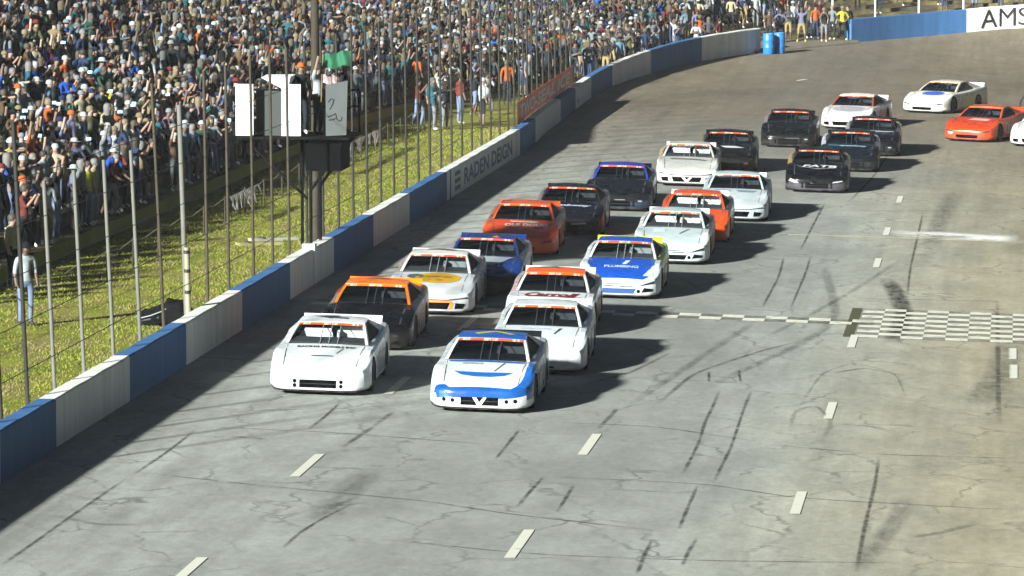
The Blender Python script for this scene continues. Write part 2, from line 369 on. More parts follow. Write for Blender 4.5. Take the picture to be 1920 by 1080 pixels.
for s0, s1 in ((sa+.7, sa+1.0), (sb-1.3, sb-1.0)):
    a, ia = wall_at(s0); b_, ib = wall_at(s1)
    _p(obj('stripe_mark', MB().box((-.05, a[1], 0), (.006, b_[1], WH-.02)).mesh('stripe_mark'), blue if s0 < sa+2 else plain('pale_violet', '#a9a5bd', .8), wall))
# white strip bolted on the wall by the flag stand
for px, w_ in ((590, .3),):
    q = on_x(px, 0.0); _p(obj('wall_bracket', MB().box((-.30, q.y-w_*.6, .02), (.025, q.y+w_*.6, .98)).mesh('wall_bracket'), plain('white_steel', '#cfd4cf', .5), wall))
# second wall round the turn
wall2 = empty('turn_wall', at_depth(1700, 71, 244), label='blue concrete wall with white lettered section at the turn', cat='wall')
M2 = Matrix.Translation(-wall2.location)
def _q(o): o.matrix_parent_inverse = M2; return o
g0, g1, g2 = s_near(1597, 80, 241), s_near(1808, 62, 246.3), s_near(1920, 50, 247.5)
_q(wall_panel(g0, g0+1.6, blue, wall2)); _q(wall_panel(g0+1.62, g1, blue, wall2)); _q(wall_panel(g1, g2+6, white, wall2)); _q(wall_panel(g2+6, g2+26, blue, wall2))
ltr = plain('black_lettering', '#101112', .7)
for ch, xa, xb in (('A', 1836, 1869), ('M', 1873, 1903), ('S', 1907, 1930)):
    sA, sB = (g1+(g2-g1)*(x-1808)/(1920-1808) for x in (xa, xb)); _q(wall_text(ch, sA, sB, .14, 1.08, ltr, wall2, .0, off=.05))
# asphalt pad in the gap between the walls
ga, gb = s_near(1425, 98, 235), g0
P = [[(WA[i, 0]-INN[i, 0]*d, WA[i, 1]-INN[i, 1]*d, out_z(i*STEP, d)+.035) for d in (-.3, .05, .5, 1.2, 2.0, 2.95)] for i in range(int(ga), int(gb)+2)]
for r in P: r[0] = (r[0][0], r[0][1], r[0][2]-.15)
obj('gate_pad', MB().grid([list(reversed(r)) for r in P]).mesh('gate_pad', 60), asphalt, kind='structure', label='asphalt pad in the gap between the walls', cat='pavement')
# ------------------------------------------------------------------ catch fence
fence = empty('catch_fence', (-.55, 110, .1), label='tall steel post catch fence behind the wall', cat='fence')
MF = Matrix.Translation((.55, -110, -.1))
galv = plain('galvanised_steel', '#5a5a54', .75, .0, var=.15); rusty = plain('brown_post', '#30291b', .8, var=.25); darkp = plain('dark_post', '#1b1a14', .8, var=.2); pale = plain('pale_post', '#7d7a66', .6, var=.1)
def post(x, y, h, mat, r=.045, lean=-.04, z0=-.2, name='post', parent=None, Minv=None):
    s, d = locate(x, y); zb = out_z(s, max(-d, .3)) if d < 0 else 0
    mb = MB().tube([(x, y, zb+z0), (x+lean*h*.5, y, zb+h*.5), (x+lean*h, y, zb+h)], r, 8)
    o = obj(name, mb.mesh(name, 50), mat, parent or fence); o.matrix_parent_inverse = Minv or MF; return o
posts_px = [-40, 8, 58, 108, 163, 218, 268, 312, 392, 432, 478, 514, 545]
ys = [on_x(p, -.5).y for p in posts_px]
yy = ys[-1]+2.9
while yy < 196: ys.append(yy); yy += 2.75
for i, y in enumerate(ys):
    s = s_of_y(y); w, inn = wall_at(s); x = w[0]-inn[0]*.52
    mt = darkp if i in (1, 2) else galv if i < 7 and i > 0 else rusty if i < 13 else darkp
    hgt = 4.4 if 3 <= i <= 6 else 5.6
    post(x, w[1]-inn[1]*.52, hgt, mt, .038 if i < 7 else .034, -.045 if i < 8 else -.012)
ypale = on_x(356, -.5).y
post(-.52, ypale, 2.0, pale, .06, -.02, name='marker_post'); post(-.56, ypale+.05, 5.0, galv, .055, -.03)
for z in (.45, 1.0, 1.45, 1.85): 
    o = obj('band', MB().tube([(-.52-.02*z, ypale, .15+z), (-.52-.02*z, ypale, .22+z)], .07, 10).mesh('band'), plain('black_band', '#141412', .6), fence); o.matrix_parent_inverse = MF
cable = plain('fence_cable', '#3d3a30', .6, .5)
for z in (1.25, 2.1, 2.95, 3.8, 4.6):
    path = []
    for y in range(66, 197, 2):
        s = s_of_y(y); w, inn = wall_at(s); k = 1-sstep(112, 120, y); path.append((w[0]-inn[0]*.46-z*(.012+.033*k), w[1]-inn[1]*.46, w[2]+.12+z))
    o = obj('cable', MB().tube(path, .009, 5).mesh('cable'), cable, fence); o.matrix_parent_inverse = MF
# poles on the turn wall
tf = empty('turn_fence', wall2.location+Vector((0, 1, 0)), label='thin white fence poles behind the turn wall', cat='fence')
for px, py, D in ((1640, 76, 243.6), (1722, 69, 245.6), (1806, 62, 247.2), (1560, 70, 246)):
    p = at_depth(px, py, D); s, d = locate(p.x, p.y); z = out_z(s, max(-d, .6)); 
    o = obj('post', MB().tube([(p.x, p.y+.6, z-.2), (p.x, p.y+.6, z+4.2)], .055, 8).mesh('post', 50), plain('white_pole', '#b5bdb4', .5), tf); o.matrix_parent_inverse = Matrix.Translation(-tf.location)
# wooden light pole by the flag stand
yp = on_x(592, -.75).y
up = obj('light_pole', MB().tube([(-.75, yp, -.2), (-.75, yp, 5), (-.75, yp, 8.2)], [.11, .105, .095], 14).mesh('light_pole', 50), plain('pole_wood', '#2c2617', .85, var=.3, vscale=4), label='tall brown wooden pole rising behind the flag stand', cat='pole')
# crowd rope fence with pennants
rope = empty('rope_fence', (-4.7, 110, .2), label='low rope fence along the foot of the crowd bank', cat='fence')
MR = Matrix.Translation((4.7, -110, -.2)); yv = [y for y in np.arange(70, 176, 3.4)]
for y in yv: 
    o = obj('stake', MB().tube([(-4.7, y, 0), (-4.7, y, .98)], .022, 6).mesh('stake'), rusty, rope); o.matrix_parent_inverse = MR
o = obj('rope', MB().tube([(-4.7, y+dy, .93-(.09 if dy else 0)) for y in yv for dy in (0, 1.7)], .014, 5).mesh('rope'), plain('rope_fibre', '#8d8768', .9), rope); o.matrix_parent_inverse = MR
foil = plain('foil_pennant', '#8f8d96', .35, .5)
for (pa, pb, lab, nn) in ((612, 716, 'string of shiny silver pennants right of the flag stand', 26), (432, 486, 'string of shiny pale pennants left of the flag stand', 16)):
    e = empty('pennant_string', (-4.6, 120, .9), label=lab, cat='pennants', group='pennant strings on the rope fence'); y0 = on_x(pa, -4.6).y; y1 = on_x(pb, -4.6).y
    if y0 > 170 or y1 > 200: y1 = min(y1, 172)
    for j in range(nn):
        y = y0+(y1-y0)*(j+.5)/nn; hgt = rng.uniform(.28, .5); wd_ = (y1-y0)/nn*.42; a = rng.uniform(-.5, .5)
        o = obj('pennant', MB().add([(-4.6, y-wd_, .95), (-4.6, y+wd_, .95), (-4.6+a*.4, y+a*.2, .95-hgt), (-4.58, y-wd_, .95), (-4.58, y+wd_, .95), (-4.58+a*.4, y+a*.2, .95-hgt)], [(0, 1, 2), (5, 4, 3), (0, 3, 4, 1), (1, 4, 5, 2), (2, 5, 3, 0)]).mesh('pennant'), foil, e); o.matrix_parent_inverse = Matrix.Translation((4.6, -120, -.9))
# banner on the fence
yb0, yb1 = on_x(996, -.38).y, 198.0
def banner_pt(u, t):
    s = s_px(996)+(s_near(1090, 196, 195)-s_px(996))*u; w, inn = wall_at(s); return (w[0]-inn[0]*(.40), w[1]-inn[1]*.40, w[2]+WH-.06+.78*t)
bn = MB().grid([[banner_pt(u/14, t/4) for t in range(5)] for u in range(15)]); bn2 = [[(p[0]-.02, p[1], p[2]) for p in (banner_pt(u/14, t/4) for t in range(5))] for u in range(15)]; bn.grid([list(reversed(r)) for r in bn2])
ban = obj('banner', bn.mesh('banner'), plain('banner_red', '#f09a82', .8, var=.15, vscale=.8), label='red orange sponsor banner with white lettering tied to the fence', cat='banner')
v, f = text_mesh('TWO-SEAL ICE', 1, .2, .03); xs = [p[0] for p in v]; zs = [p[1] for p in v]; ov = []
for p in v:
    u = .04+.9*(p[0]-min(xs))/(max(xs)-min(xs)); t = .2+.62*(p[1]-min(zs))/(max(zs)-min(zs)); q = banner_pt(u, t); ov.append((q[0]+.012, q[1]-.004, q[2]))
obj('lettering', MB().add(ov, f).mesh('lettering'), plain('banner_white', '#efe3d8', .7), ban)

# ------------------------------------------------------------------ track markings, wear and a painted shadow streak (children of the track)
def ribbon(pxs, width, mat, name, lift=.005, wend=None, px=True, n=6):
    g = [ground(*q) for q in pxs] if px else [Vector(q) for q in pxs]
    q = [g[0]]
    for a, b_ in zip(g, g[1:]): q += [a.lerp(b_, j/n) for j in range(1, n+1)]
    if len(g) > 2:
        for _ in range(2): q = [q[0]]+[(a+b_*2+c)/4 for a, b_, c in zip(q, q[1:], q[2:])]+[q[-1]]
    L = []
    for i, p in enumerate(q):
        t = (q[min(i+1, len(q)-1)]-q[max(i-1, 0)]); t.z = 0; t.normalize(); w = width*(.85+.3*rng.random()) if name == 'seam' else width
        if wend: w = width+(wend-width)*i/(len(q)-1)
        nrm = Vector((t.y, -t.x, 0)); row = []
        for u in ((.5, -.5) if name not in ('skid_and_shade_mark', 'lime_dust', 'seam') else (.5, .25, 0, -.25, -.5)):
            a = p+nrm*w*u; row.append((a.x, a.y, track_z(a.x, a.y)+lift))
        L.append(row)
    me = MB().grid(L).mesh(name)
    if len(L[0]) == 5:
        at = me.attributes.new('fade', 'FLOAT', 'POINT'); e = len(L)
        at.data.foreach_set('value', [(0, .8, 1, .8, 0)[j]*min(1, i/(e*.14), (e-1-i)/(e*.14)) for i in range(e) for j in range(5)])
    return obj(name, me, mat, track)
dash_m = mark_mat('lane_paint', '#bdbdb0', .2, .4, .95, scale=3.5); seam_m = mark_mat('tar_seam', '#33332d', .28, .6, .7, scale=2.5, fade=True); seam_l = mark_mat('tar_seam_thin', '#4a4a43', .3, .6, .6, scale=1.5, fade=True)
skid_m = mark_mat('rubber_skid', '#232422', .22, .62, .8, (3, .8, 1), 2.0, True); skid_shade_f = mark_mat('rubber_and_shade_faint', '#3a3c3a', .3, .7, .42, (3, .8, 1), 1.5, True)
def dash(x, y, L=3.0, w=.17): 
    P = [[(x-w/2, y-L/2+L*j/2, track_z(x, y-L/2+L*j/2)+.009), (x+w/2, y-L/2+L*j/2, track_z(x, y-L/2+L*j/2)+.009)] for j in range(3)]
    obj('lane_dash', MB().grid([[r[1], r[0]] for r in P]).mesh('lane_dash'), dash_m, track)
for k in range(-1, 9): dash(4.62, 80.7+12.2*k)
dash(4.3, 193.5)
gB = ground(978, 1020); gB2 = ground(1117, 823)
for k in range(0, 2): dash(9.15, gB.y+12.3*k)
for q in ((1497, 943), (1557, 770), (1599, 640), (1645, 493), (1663, 434), (1687, 374)): g = ground(*q); dash(g.x, g.y, 2.7)
dash(16.78, 103.2, 2.2); dash(16.8, 99.7, 2.6)
a, b_ = ground(1457, 158), ground(1512, 149); ribbon([(1457, 158), (1485, 153), (1512, 149)], .2, dash_m, 'lane_dash', .009)
seams = [[(1350,730),(1335,765),(1322,790),(1310,830),(1295,860),(1278,893)], [(1410,730),(1395,765),(1385,795),(1370,840),(1352,875),(1337,907)], [(1308,910),(1290,950),(1272,993)],
 [(1648,855),(1640,910),(1620,990),(1605,1075)], [(1222,1012),(1208,1040),(1193,1079)], [(1306,1010),(1290,1035),(1278,1062)], [(1020,893),(995,920),(967,953)], [(1075,910),(1060,935),(1043,962)],
 [(974,805),(950,835),(928,862)], [(640,753),(605,785),(578,805)], [(368,805),(310,850),(250,890)], [(240,895),(130,970),(60,1020),(0,1062)], [(660,945),(600,975),(560,1000),(530,1028)],
 [(1547,380),(1527,417),(1500,470)], [(1730,400),(1723,433),(1707,500),(1700,560)], [(1470,480),(1460,520),(1427,580)], [(1520,480),(1510,513),(1480,583)], [(1329,697),(1329,717)], [(1385,693),(1388,717)], [(1700,230),(1640,330),(1590,380)]]
for q in seams: ribbon(q, .085, seam_m, 'seam', .006)
for q in [[(250,885),(480,910),(800,940),(960,965),(1270,1000)], [(1000,893),(1270,905),(1337,910),(1500,935),(1919,958)], [(1400,830),(1650,853),(1919,860)], [(1040,792),(1230,800),(1420,828)], [(1473,478),(1520,478)], [(1540,395),(1919,396)],
          [(380,800),(640,812),(930,835)], [(1158,765),(1140,785),(1120,805)], [(700,1010),(1000,1040),(1330,1052),(1700,1056)], [(1870,560),(1872,800)], [(1600,560),(1919,566)], [(1100,250),(1250,262),(1400,215)], [(1420,130),(1560,110),(1740,120)], [(1640,85),(1700,95),(1780,110)],
          [(640,840),(700,800),(740,770)], [(1230,760),(1300,700),(1420,660),(1500,640)], [(1100,720),(1180,700),(1260,660)], [(1560,700),(1620,690),(1700,705)]]: ribbon(q, .13, seam_l, 'seam', .0055)
for q, w, m in [([(1662,520),(1680,550),(1694,582),(1690,612),(1668,645)], .55, skid_m), ([(1548,488),(1550,520),(1563,560),(1566,592),(1540,622),(1480,656),(1380,700),(1310,735)], .3, skid_shade_f),
    ([(1695,930),(1688,965),(1655,1010),(1600,1076)], .45, skid_shade_f), ([(96,966),(180,984),(262,984)], .25, skid_shade_f), ([(430,818),(500,824)], .3, skid_shade_f), ([(1700,480),(1600,545),(1520,590),(1420,640)], .2, skid_shade_f),  # the far-left streak by the wall is a pole's cast shadow, painted
    ([(1790,360),(1760,420),(1740,470)], .7, skid_shade_f), ([(1890,640),(1880,700),(1820,760)], .8, skid_shade_f), ([(700,880),(640,930),(600,980)], .7, skid_shade_f), ([(1420,600),(1300,680),(1180,760)], .25, skid_shade_f), ([(1840,980),(1760,1000),(1700,1010)], .25, skid_shade_f),
    ([(1500,760),(1540,700),(1600,680),(1680,700),(1700,750)], .07, skid_shade_f), ([(1480,810),(1490,770),(1530,760),(1560,790),(1540,830)], .12, skid_shade_f)]: ribbon(q, w, m, 'skid_and_shade_mark', .0075)
# finish line: thin chequer across, big chequered block towards the infield
blk = mark_mat('finish_dark', '#34352f', .2, .4, .9, scale=3); wht = mark_mat('finish_white', '#c9c9ba', .22, .5, .9, scale=3)
def sheet(x0, x1, y0, y1, mat, lift, name): 
    n = max(1, int((x1-x0)/2)); P = [[(x0+(x1-x0)*j/n, y, plane_z(x0+(x1-x0)*j/n)+lift) for j in range(n+1)] for y in (y0, y1)]
    return MB().grid(P)
ck = MB(); NY = 12; y0, y1 = 105.4, 112.0; dy = (y1-y0)/NY; cw = .5
for i in range(0, 10):
    for j in range(NY):
        if (i+j) % 2 == 0:
            x = 13.28+i*cw; ck.grid([[(xx, yv_, plane_z(xx)+.009) for xx in (x, x+cw)] for yv_ in (y0+dy*j, y0+dy*(j+1))])
obj('finish_chequer', ck.mesh('finish_chequer'), wht, track); obj('finish_base', sheet(13.25, 18.0, y0-.05, y1+.05, blk, .0045, 'f').mesh('finish_base'), mark_mat('finish_base', '#6d6e68', .3, .6, .4, scale=2), track)
obj('finish_edge', sheet(13.0, 13.24, y0, y1, blk, .0045, 'f').mesh('finish_edge'), mark_mat('edge_dark', '#4a4a33', .2, .45, .8, scale=2), track)
ck = MB(); ck2 = MB()
for i in range(0, 26):
    x = .6+i*.5; j = i % 2; ck.grid([[(xx, yv_, plane_z(xx)+.009) for xx in (x, x+.5)] for yv_ in (108.05+j*.6, 108.65+j*.6)]); ck2.grid([[(xx, yv_, plane_z(xx)+.009) for xx in (x, x+.5)] for yv_ in (108.05+(1-j)*.6, 108.65+(1-j)*.6)])
obj('finish_chequer', ck.mesh('finish_chequer'), wht, track); obj('finish_chequer', ck2.mesh('finish_chequer'), mark_mat('finish_dark2', '#5a5a52', .3, .6, .5, scale=3), track)
ribbon([(1478, 440), (1700, 447), (1919, 455)], .35, mark_mat('old_line', '#c6bf9c', .3, .6, .8, (1, 1, 1), 1.5), 'old_start_line', .007)
ribbon([(1672, 440), (1760, 441), (1830, 446), (1915, 449)], 2.6, mark_mat('lime_dust', '#d8d9d2', .32, .52, .95, (.6, .5, 1), 1.4, True), 'lime_dust', .011)

# ================================================================== PEOPLE
def skin_body(arms, legs=None, lean=0.0, seat=False):
    """one continuous body grown over a jointed skeleton; returns (mesh, head centre)"""
    J = {'pel': ((0, 0, .95), .125), 'waist': ((0, lean*.15, 1.09), .118), 'chest': ((0, lean*.35, 1.29), .135), 'uch': ((0, lean*.5, 1.42), .095), 'neck': ((0, .01+lean*.6, 1.50), .055),
         'hb': ((0, .03+lean*.7, 1.565), .082), 'hm': ((0, .025+lean*.75, 1.64), .095), 'ht': ((0, .015+lean*.8, 1.715), .066), 'nose': ((0, .115+lean*.75, 1.60), .02)}
    E_ = [('pel', 'waist', 1), ('waist', 'chest', 1), ('chest', 'uch', 1), ('uch', 'neck', 0), ('neck', 'hb', 0), ('hb', 'hm', 0), ('hm', 'ht', 0), ('hm', 'nose', 0)]
    for sgn, (el, wr, hd), nm in ((-1, arms[0], 'l'), (1, arms[1], 'r')):
        J['sh'+nm] = ((sgn*.185, lean*.45, 1.41), .072); J['el'+nm] = ((sgn*el[0], el[1]+lean*.4, el[2]), .050); J['wr'+nm] = ((sgn*wr[0], wr[1]+lean*.4, wr[2]), .036); J['hd'+nm] = ((sgn*hd[0], hd[1]+lean*.4, hd[2]), .040)
        E_ += [('uch', 'sh'+nm, 1), ('sh'+nm, 'el'+nm, 1), ('el'+nm, 'wr'+nm, 2), ('wr'+nm, 'hd'+nm, 0)]
        h_ = Vector(J['hd'+nm][0]); J['th'+nm] = (tuple(h_+Vector((-sgn*.035, .04, -.02))), .013); E_.append(('wr'+nm, 'th'+nm, 0))
    lg = legs or [((.105, .01, .90), (.115, .03, .50), (.12, -.01, .09), (.13, .13, .035))]*2
    for sgn, L, nm in ((-1, lg[0], 'l'), (1, lg[1], 'r')):
        for k, r in zip(('hip', 'kn', 'an', 'toe'), (.098, .066, .045, .042)): J[k+nm] = ((sgn*L[('hip', 'kn', 'an', 'toe').index(k)][0], *L[('hip', 'kn', 'an', 'toe').index(k)][1:]), r)
        E_ += [('pel', 'hip'+nm, 3), ('hip'+nm, 'kn'+nm, 3), ('kn'+nm, 'an'+nm, 4), ('an'+nm, 'toe'+nm, 5)]
    names = list(J); me = bpy.data.meshes.new('person'); me.from_pydata([J[k][0] for k in names], [(names.index(a), names.index(b)) for a, b, _ in E_], [])
    o = bpy.data.objects.new('person', me); COL.objects.link(o); md = o.modifiers.new('s', 'SKIN'); md.use_smooth_shade = True
    if not me.skin_vertices: 
        bpy.context.view_layer.objects.active = o
    for i, k in enumerate(names):
        r = J[k][1]; me.skin_vertices[0].data[i].radius = (r, r); me.skin_vertices[0].data[i].use_root = (k == 'pel')
    sb = o.modifiers.new('u', 'SUBSURF'); sb.levels = 1; sb.render_levels = 1
    dg = bpy.context.evaluated_depsgraph_get(); out = bpy.data.meshes.new_from_object(o.evaluated_get(dg)); bpy.data.objects.remove(o); bpy.data.meshes.remove(me)
    segs = [(Vector(J[a][0]), Vector(J[b][0]), c, min(J[a][1], J[b][1])) for a, b, c in E_]
    for p in out.polygons:
        c = p.center; best = None
        for a, b, m, r in segs:
            ab = b-a; t = max(0, min(1, (c-a).dot(ab)/ab.length_squared)); d_ = (c-(a+ab*t)).length-r
            if best is None or d_ < best[0]: best = (d_, m)
        m = best[1]
        if m == 3 and c.z > .98: m = 1
        if m == 1 and c.z < .93 and abs(c.x) < .2 and abs(c.y) < .2: m = 3
        p.material_index = m
    out.polygons.foreach_set('use_smooth', [True]*len(out.polygons)); out.name = 'person'
    return out, Vector(J['hm'][0])
def head_cover(hc, kind):
    mb = MB(); x, y, z = hc
    if kind in ('cap', 'back'):
        mb.lathe([(.104, -.005), (.106, .04), (.092, .085), (.055, .115), (.001, .124)], 12, 'z', (x, y-.005, z+.01))
        s = 1 if kind == 'cap' else -1; br = []
        for k in range(7):
            a = math.pi*(k/6); br.append((x+.088*math.cos(a), y+s*.06, z+.018)); 
        fr = [(x+.085*math.cos(math.pi*k/6), y+s*(.075+.115*math.sin(math.pi*k/6)), z+.012) for k in range(7)]
        mb.grid([[(p[0], p[1], p[2]+.008) for p in br], [(p[0], p[1], p[2]+.004) for p in fr]]); mb.grid([fr, br])
    elif kind == 'hat':
        mb.lathe([(.19, .01), (.11, .02), (.105, .08), (.06, .118), (.001, .12)], 14, 'z', (x, y, z+.01)); mb.lathe([(.11, .012), (.19, .004)], 14, 'z', (x, y, z+.01))
    elif kind == 'hair':
        mb.lathe([(.100, -.05), (.110, 0), (.107, .05), (.085, .09), (.05, .113), (.001, .12)], 12, 'z', (x, y-.018, z+.006))
    else:   # long hair
        mb.lathe([(.085, -.22), (.105, -.14), (.108, -.05), (.113, 0), (.108, .05), (.085, .092), (.05, .115), (.001, .122)], 12, 'z', (x, y-.032, z+.004))
    return mb.mesh('cap' if kind in ('cap', 'back', 'hat') else 'hair', 60)
dn = lambda f=0.0: ((.235, -.02+f, 1.15), (.25, .06+f, .92), (.25, .09+f, .83))
POSES = {'standing': [dn(), dn()], 'arms raised': [((.30, .06, 1.56), (.27, .10, 1.86), (.27, .11, 1.95))]*2, 'one arm up': [dn(), ((.28, .10, 1.55), (.24, .16, 1.86), (.23, .17, 1.95))],
         'hands before face': [((.24, .16, 1.22), (.12, .32, 1.46), (.08, .36, 1.54))]*2, 'hands on hips': [((.36, -.06, 1.18), (.19, .06, 1.02), (.14, .1, 1.0))]*2,
         'arms folded': [((.25, .10, 1.17), (.02, .2, 1.2), (-.07, .19, 1.22)), ((.25, .10, 1.15), (.02, .23, 1.24), (-.07, .22, 1.27))], 'pointing': [dn(), ((.22, .26, 1.42), (.20, .50, 1.47), (.2, .59, 1.48))],
         'leaning forward': [((.26, .18, 1.2), (.2, .36, 1.08), (.19, .44, 1.06))]*2}
walk = [((.1, .02, .9), (.11, .16, .52), (.11, .06, .11), (.12, .2, .06)), ((.1, 0, .9), (.11, -.04, .5), (.11, -.24, .12), (.12, -.12, .05))]
wide = [((.11, .01, .9), (.16, .03, .5), (.2, -.01, .09), (.22, .13, .035))]*2
BODY = {}
for i, (k, a) in enumerate(POSES.items()):
    BODY[k] = skin_body(a, [None, wide, None, walk, wide, None, None, walk][i], lean=.22 if k == 'leaning forward' else 0.03)
HEAD = {(k, h): head_cover(BODY[k][1], h) for k in POSES for h in ('cap', 'back', 'hat', 'hair', 'long')}
SHIRT = {'white': '#a4a8a8', 'pale grey': '#76797b', 'charcoal': '#44474b', 'black': '#24262a', 'navy': '#2a3753', 'royal blue': '#2450a8', 'sky blue': '#5f7f95', 'teal': '#2a5a60', 'dark green': '#2b4a39', 'red': '#70332c',
         'maroon': '#552027', 'orange': '#a85424', 'tan': '#7d6e52', 'cream': '#a39a7e', 'brown': '#57432f', 'yellow': '#c2bd34', 'pink': '#94727a', 'olive': '#55563a', 'lavender': '#6d6d88'}
SW = [11, 10, 14, 14, 10, 5, 4, 8, 7, 3, 4, 2, 5, 3, 6, 1, 2, 5, 4]
CAPC = {'white': '#a9aca9', 'black': '#18181a', 'grey': '#7d7e80', 'red': '#6d2c27', 'navy': '#222c48', 'tan': '#7d7052', 'orange': '#b0592a'}
HAIR = {'dark': '#1a1613', 'brown': '#33291f', 'blond': '#5f5540', 'grey': '#5b5a57'}
PANT = {'blue jeans': '#39455f', 'dark trousers': '#2b2d32', 'khaki shorts': '#9a855a', 'grey shorts': '#7b7c7c', 'black shorts': '#1b1c1f', 'pale jeans': '#74809a'}
SKIN = ['#7c6353', '#70574a', '#65503f', '#857062', '#4a382c']
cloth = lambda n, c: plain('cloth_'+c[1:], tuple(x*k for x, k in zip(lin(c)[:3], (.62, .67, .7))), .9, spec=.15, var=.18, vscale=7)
skin_m = [plain('skin_%d' % i, c, .6, var=.06) for i, c in enumerate(SKIN)]; shoe_m = [plain('shoe_dark', '#22211f', .7), plain('shoe_pale', '#b9b7b0', .7), plain('shoe_yellow', '#c6b13a', .7)]
USED = set()
def person(loc, face, pose, shirt, low, head, hcol, place, group, sk=None, scale=1., shoe=None, long_sleeve=False, extra=''):
    me, hc = BODY[pose]; sk = skin_m[rng.randrange(5)] if sk is None else skin_m[sk]
    sm = cloth('s', SHIRT[shirt]); pm = cloth('p', PANT[low]); shin = sk if 'shorts' in low else pm
    hm = {'cap': 'cap', 'back': 'backwards cap', 'hat': 'brimmed hat', 'hair': 'short hair', 'long': 'long hair'}[head]
    art = lambda w: w
    lab = 'person, %s %s, %s %s, %s, %s%s' % (shirt, 'sweatshirt' if long_sleeve else 'shirt', hcol, hm, low, extra or pose, place)
    if lab in USED: return None
    USED.add(lab)
    o = obj('person', me, [sk, sm, sm if long_sleeve else sk, pm, shin, shoe_m[shoe if shoe is not None else rng.randrange(2)]], own=True, label=lab, cat='person', group=group)
    o.location = loc; o.rotation_euler = (0, 0, face); o.scale = (scale,)*3
    hmat = cloth('c', CAPC[hcol]) if head in ('cap', 'back', 'hat') else plain('hair_'+hcol, HAIR[hcol], .7)
    obj('cap' if head in ('cap', 'back', 'hat') else 'hair', HEAD[pose, head], hmat, o, own=True)
    return o
def pick(d, w=None): return rng.choices(list(d), w)[0]
FACE = -math.pi/2            # body forward is +y; this faces +x, the track
# crowd positions: rows on the terrace
cand = []
s_lo, s_hi = s_of_y(62), s_near(1600, 80, 241)-4
s = s_lo; row = 0
for r in range(30):
    s = s_lo+rng.random()
    while s < s_hi+6:
        k = sstep(S_T0, S_T1, s); d0 = 7-4*k
        w, inn = wall_at(s); dd_ = d0+(r+.45+rng.uniform(-.18, .18))*ROW
        p = Vector((w[0]-inn[0]*dd_, w[1]-inn[1]*dd_, 0)); p.z = out_z(s, d0+(r+.5)*ROW)
        px, py, D = proj(p+Vector((0, 0, 1.75)))
        if s > s_near(1425, 98, 235) and r < 2: s += .5; continue
        if -160 < px < 2060 and -190 < py < 1100 and rng.random() < (.93 if r > 0 else .8): cand.append((D, p, s, px, py))
        s += rng.uniform(.55, 1.05)
# a looser line of people on the grass behind the fence near the turn, and beyond the gap
for s0, s1, a, b_, n in ((s_of_y(172), S_T1, 2.2, 5, 26), (S_T1-10, s_near(1420, 98, 235), .9, 3, 70), (s_near(1600, 80, 241)+2, s_near(1920, 50, 247.5)+4, 4.0, 16, 46)):
    for _ in range(n):
        s = rng.uniform(s0, s1); w, inn = wall_at(s); dd_ = rng.uniform(a, b_); p = Vector((w[0]-inn[0]*dd_, w[1]-inn[1]*dd_, out_z(s, dd_))); px, py, D = proj(p+Vector((0, 0, 1.75)))
        if all((p-c[1]).length > .45 for c in cand[-90:]): cand.append((D, p, s, px, py))
# people one can point to, placed where the photograph shows them (feet pixel)
special = [  # px, py, pose, shirt, low, head, hcol, face offset, place
 (48, 612, 'standing', 'white', 'pale jeans', 'cap', 'black', .9, ' on grass at left'), (22, 545, 'standing', 'cream', 'dark trousers', 'hair', 'brown', .3, ' behind rope at left'),
 (190, 545, 'leaning forward', 'white', 'dark trousers', 'hair', 'dark', .4, ' at rope behind posts'), (112, 505, 'pointing', 'white', 'grey shorts', 'cap', 'white', .2, ' in the second row'),
 (45, 500, 'hands before face', 'red', 'dark trousers', 'hair', 'brown', .2, ' left of grey posts'), (18, 400, 'pointing', 'yellow', 'khaki shorts', 'cap', 'white', .3, ' high on the left'),
 (58, 390, 'arms raised', 'orange', 'dark trousers', 'hair', 'brown', .1, ' beside yellow shirt'), (118, 375, 'one arm up', 'lavender', 'dark trousers', 'cap', 'grey', .2, ' above grey posts'),
 (200, 345, 'standing', 'royal blue', 'dark trousers', 'cap', 'white', .1, ' above grey posts'), (322, 415, 'standing', 'pale grey', 'grey shorts', 'cap', 'tan', .6, ' beside banded post'),
 (225, 470, 'hands before face', 'tan', 'dark trousers', 'hair', 'brown', .3, ' by grey posts'), (280, 480, 'hands before face', 'tan', 'grey shorts', 'long', 'blond', .2, ' left of banded post'),
 (440, 420, 'standing', 'royal blue', 'blue jeans', 'back', 'black', .2, ' left of flag stand'), (60, 225, 'hands on hips', 'orange', 'dark trousers', 'hair', 'grey', 0, ' high on left bank'),
 (372, 160, 'standing', 'orange', 'blue jeans', 'cap', 'grey', .1, ' mid bank'), (930, 122, 'standing', 'orange', 'grey shorts', 'hair', 'dark', 2.6, ' in far crowd'),
 (990, 185, 'standing', 'pale grey', 'dark trousers', 'cap', 'white', .5, ' left of red banner'), (1095, 120, 'standing', 'orange', 'blue jeans', 'hair', 'brown', .3, ' right above banner'), (905, 185, 'standing', 'charcoal', 'blue jeans', 'hair', 'dark', .2, ' on grass before banner'),
 (1285, 85, 'hands on hips', 'sky blue', 'khaki shorts', 'hair', 'brown', .8, ' behind turn wall'), (1222, 95, 'arms folded', 'royal blue', 'khaki shorts', 'hair', 'dark', .5, ' behind turn wall'), (1197, 98, 'standing', 'brown', 'grey shorts', 'hair', 'brown', 2.4, ' behind turn wall'),
 (680, 250, 'standing', 'cream', 'khaki shorts', 'hat', 'white', .3, ' right of flag stand'), (690, 290, 'hands on hips', 'white', 'grey shorts', 'cap', 'white', .3, ' on grass by pennants')]
spots = []
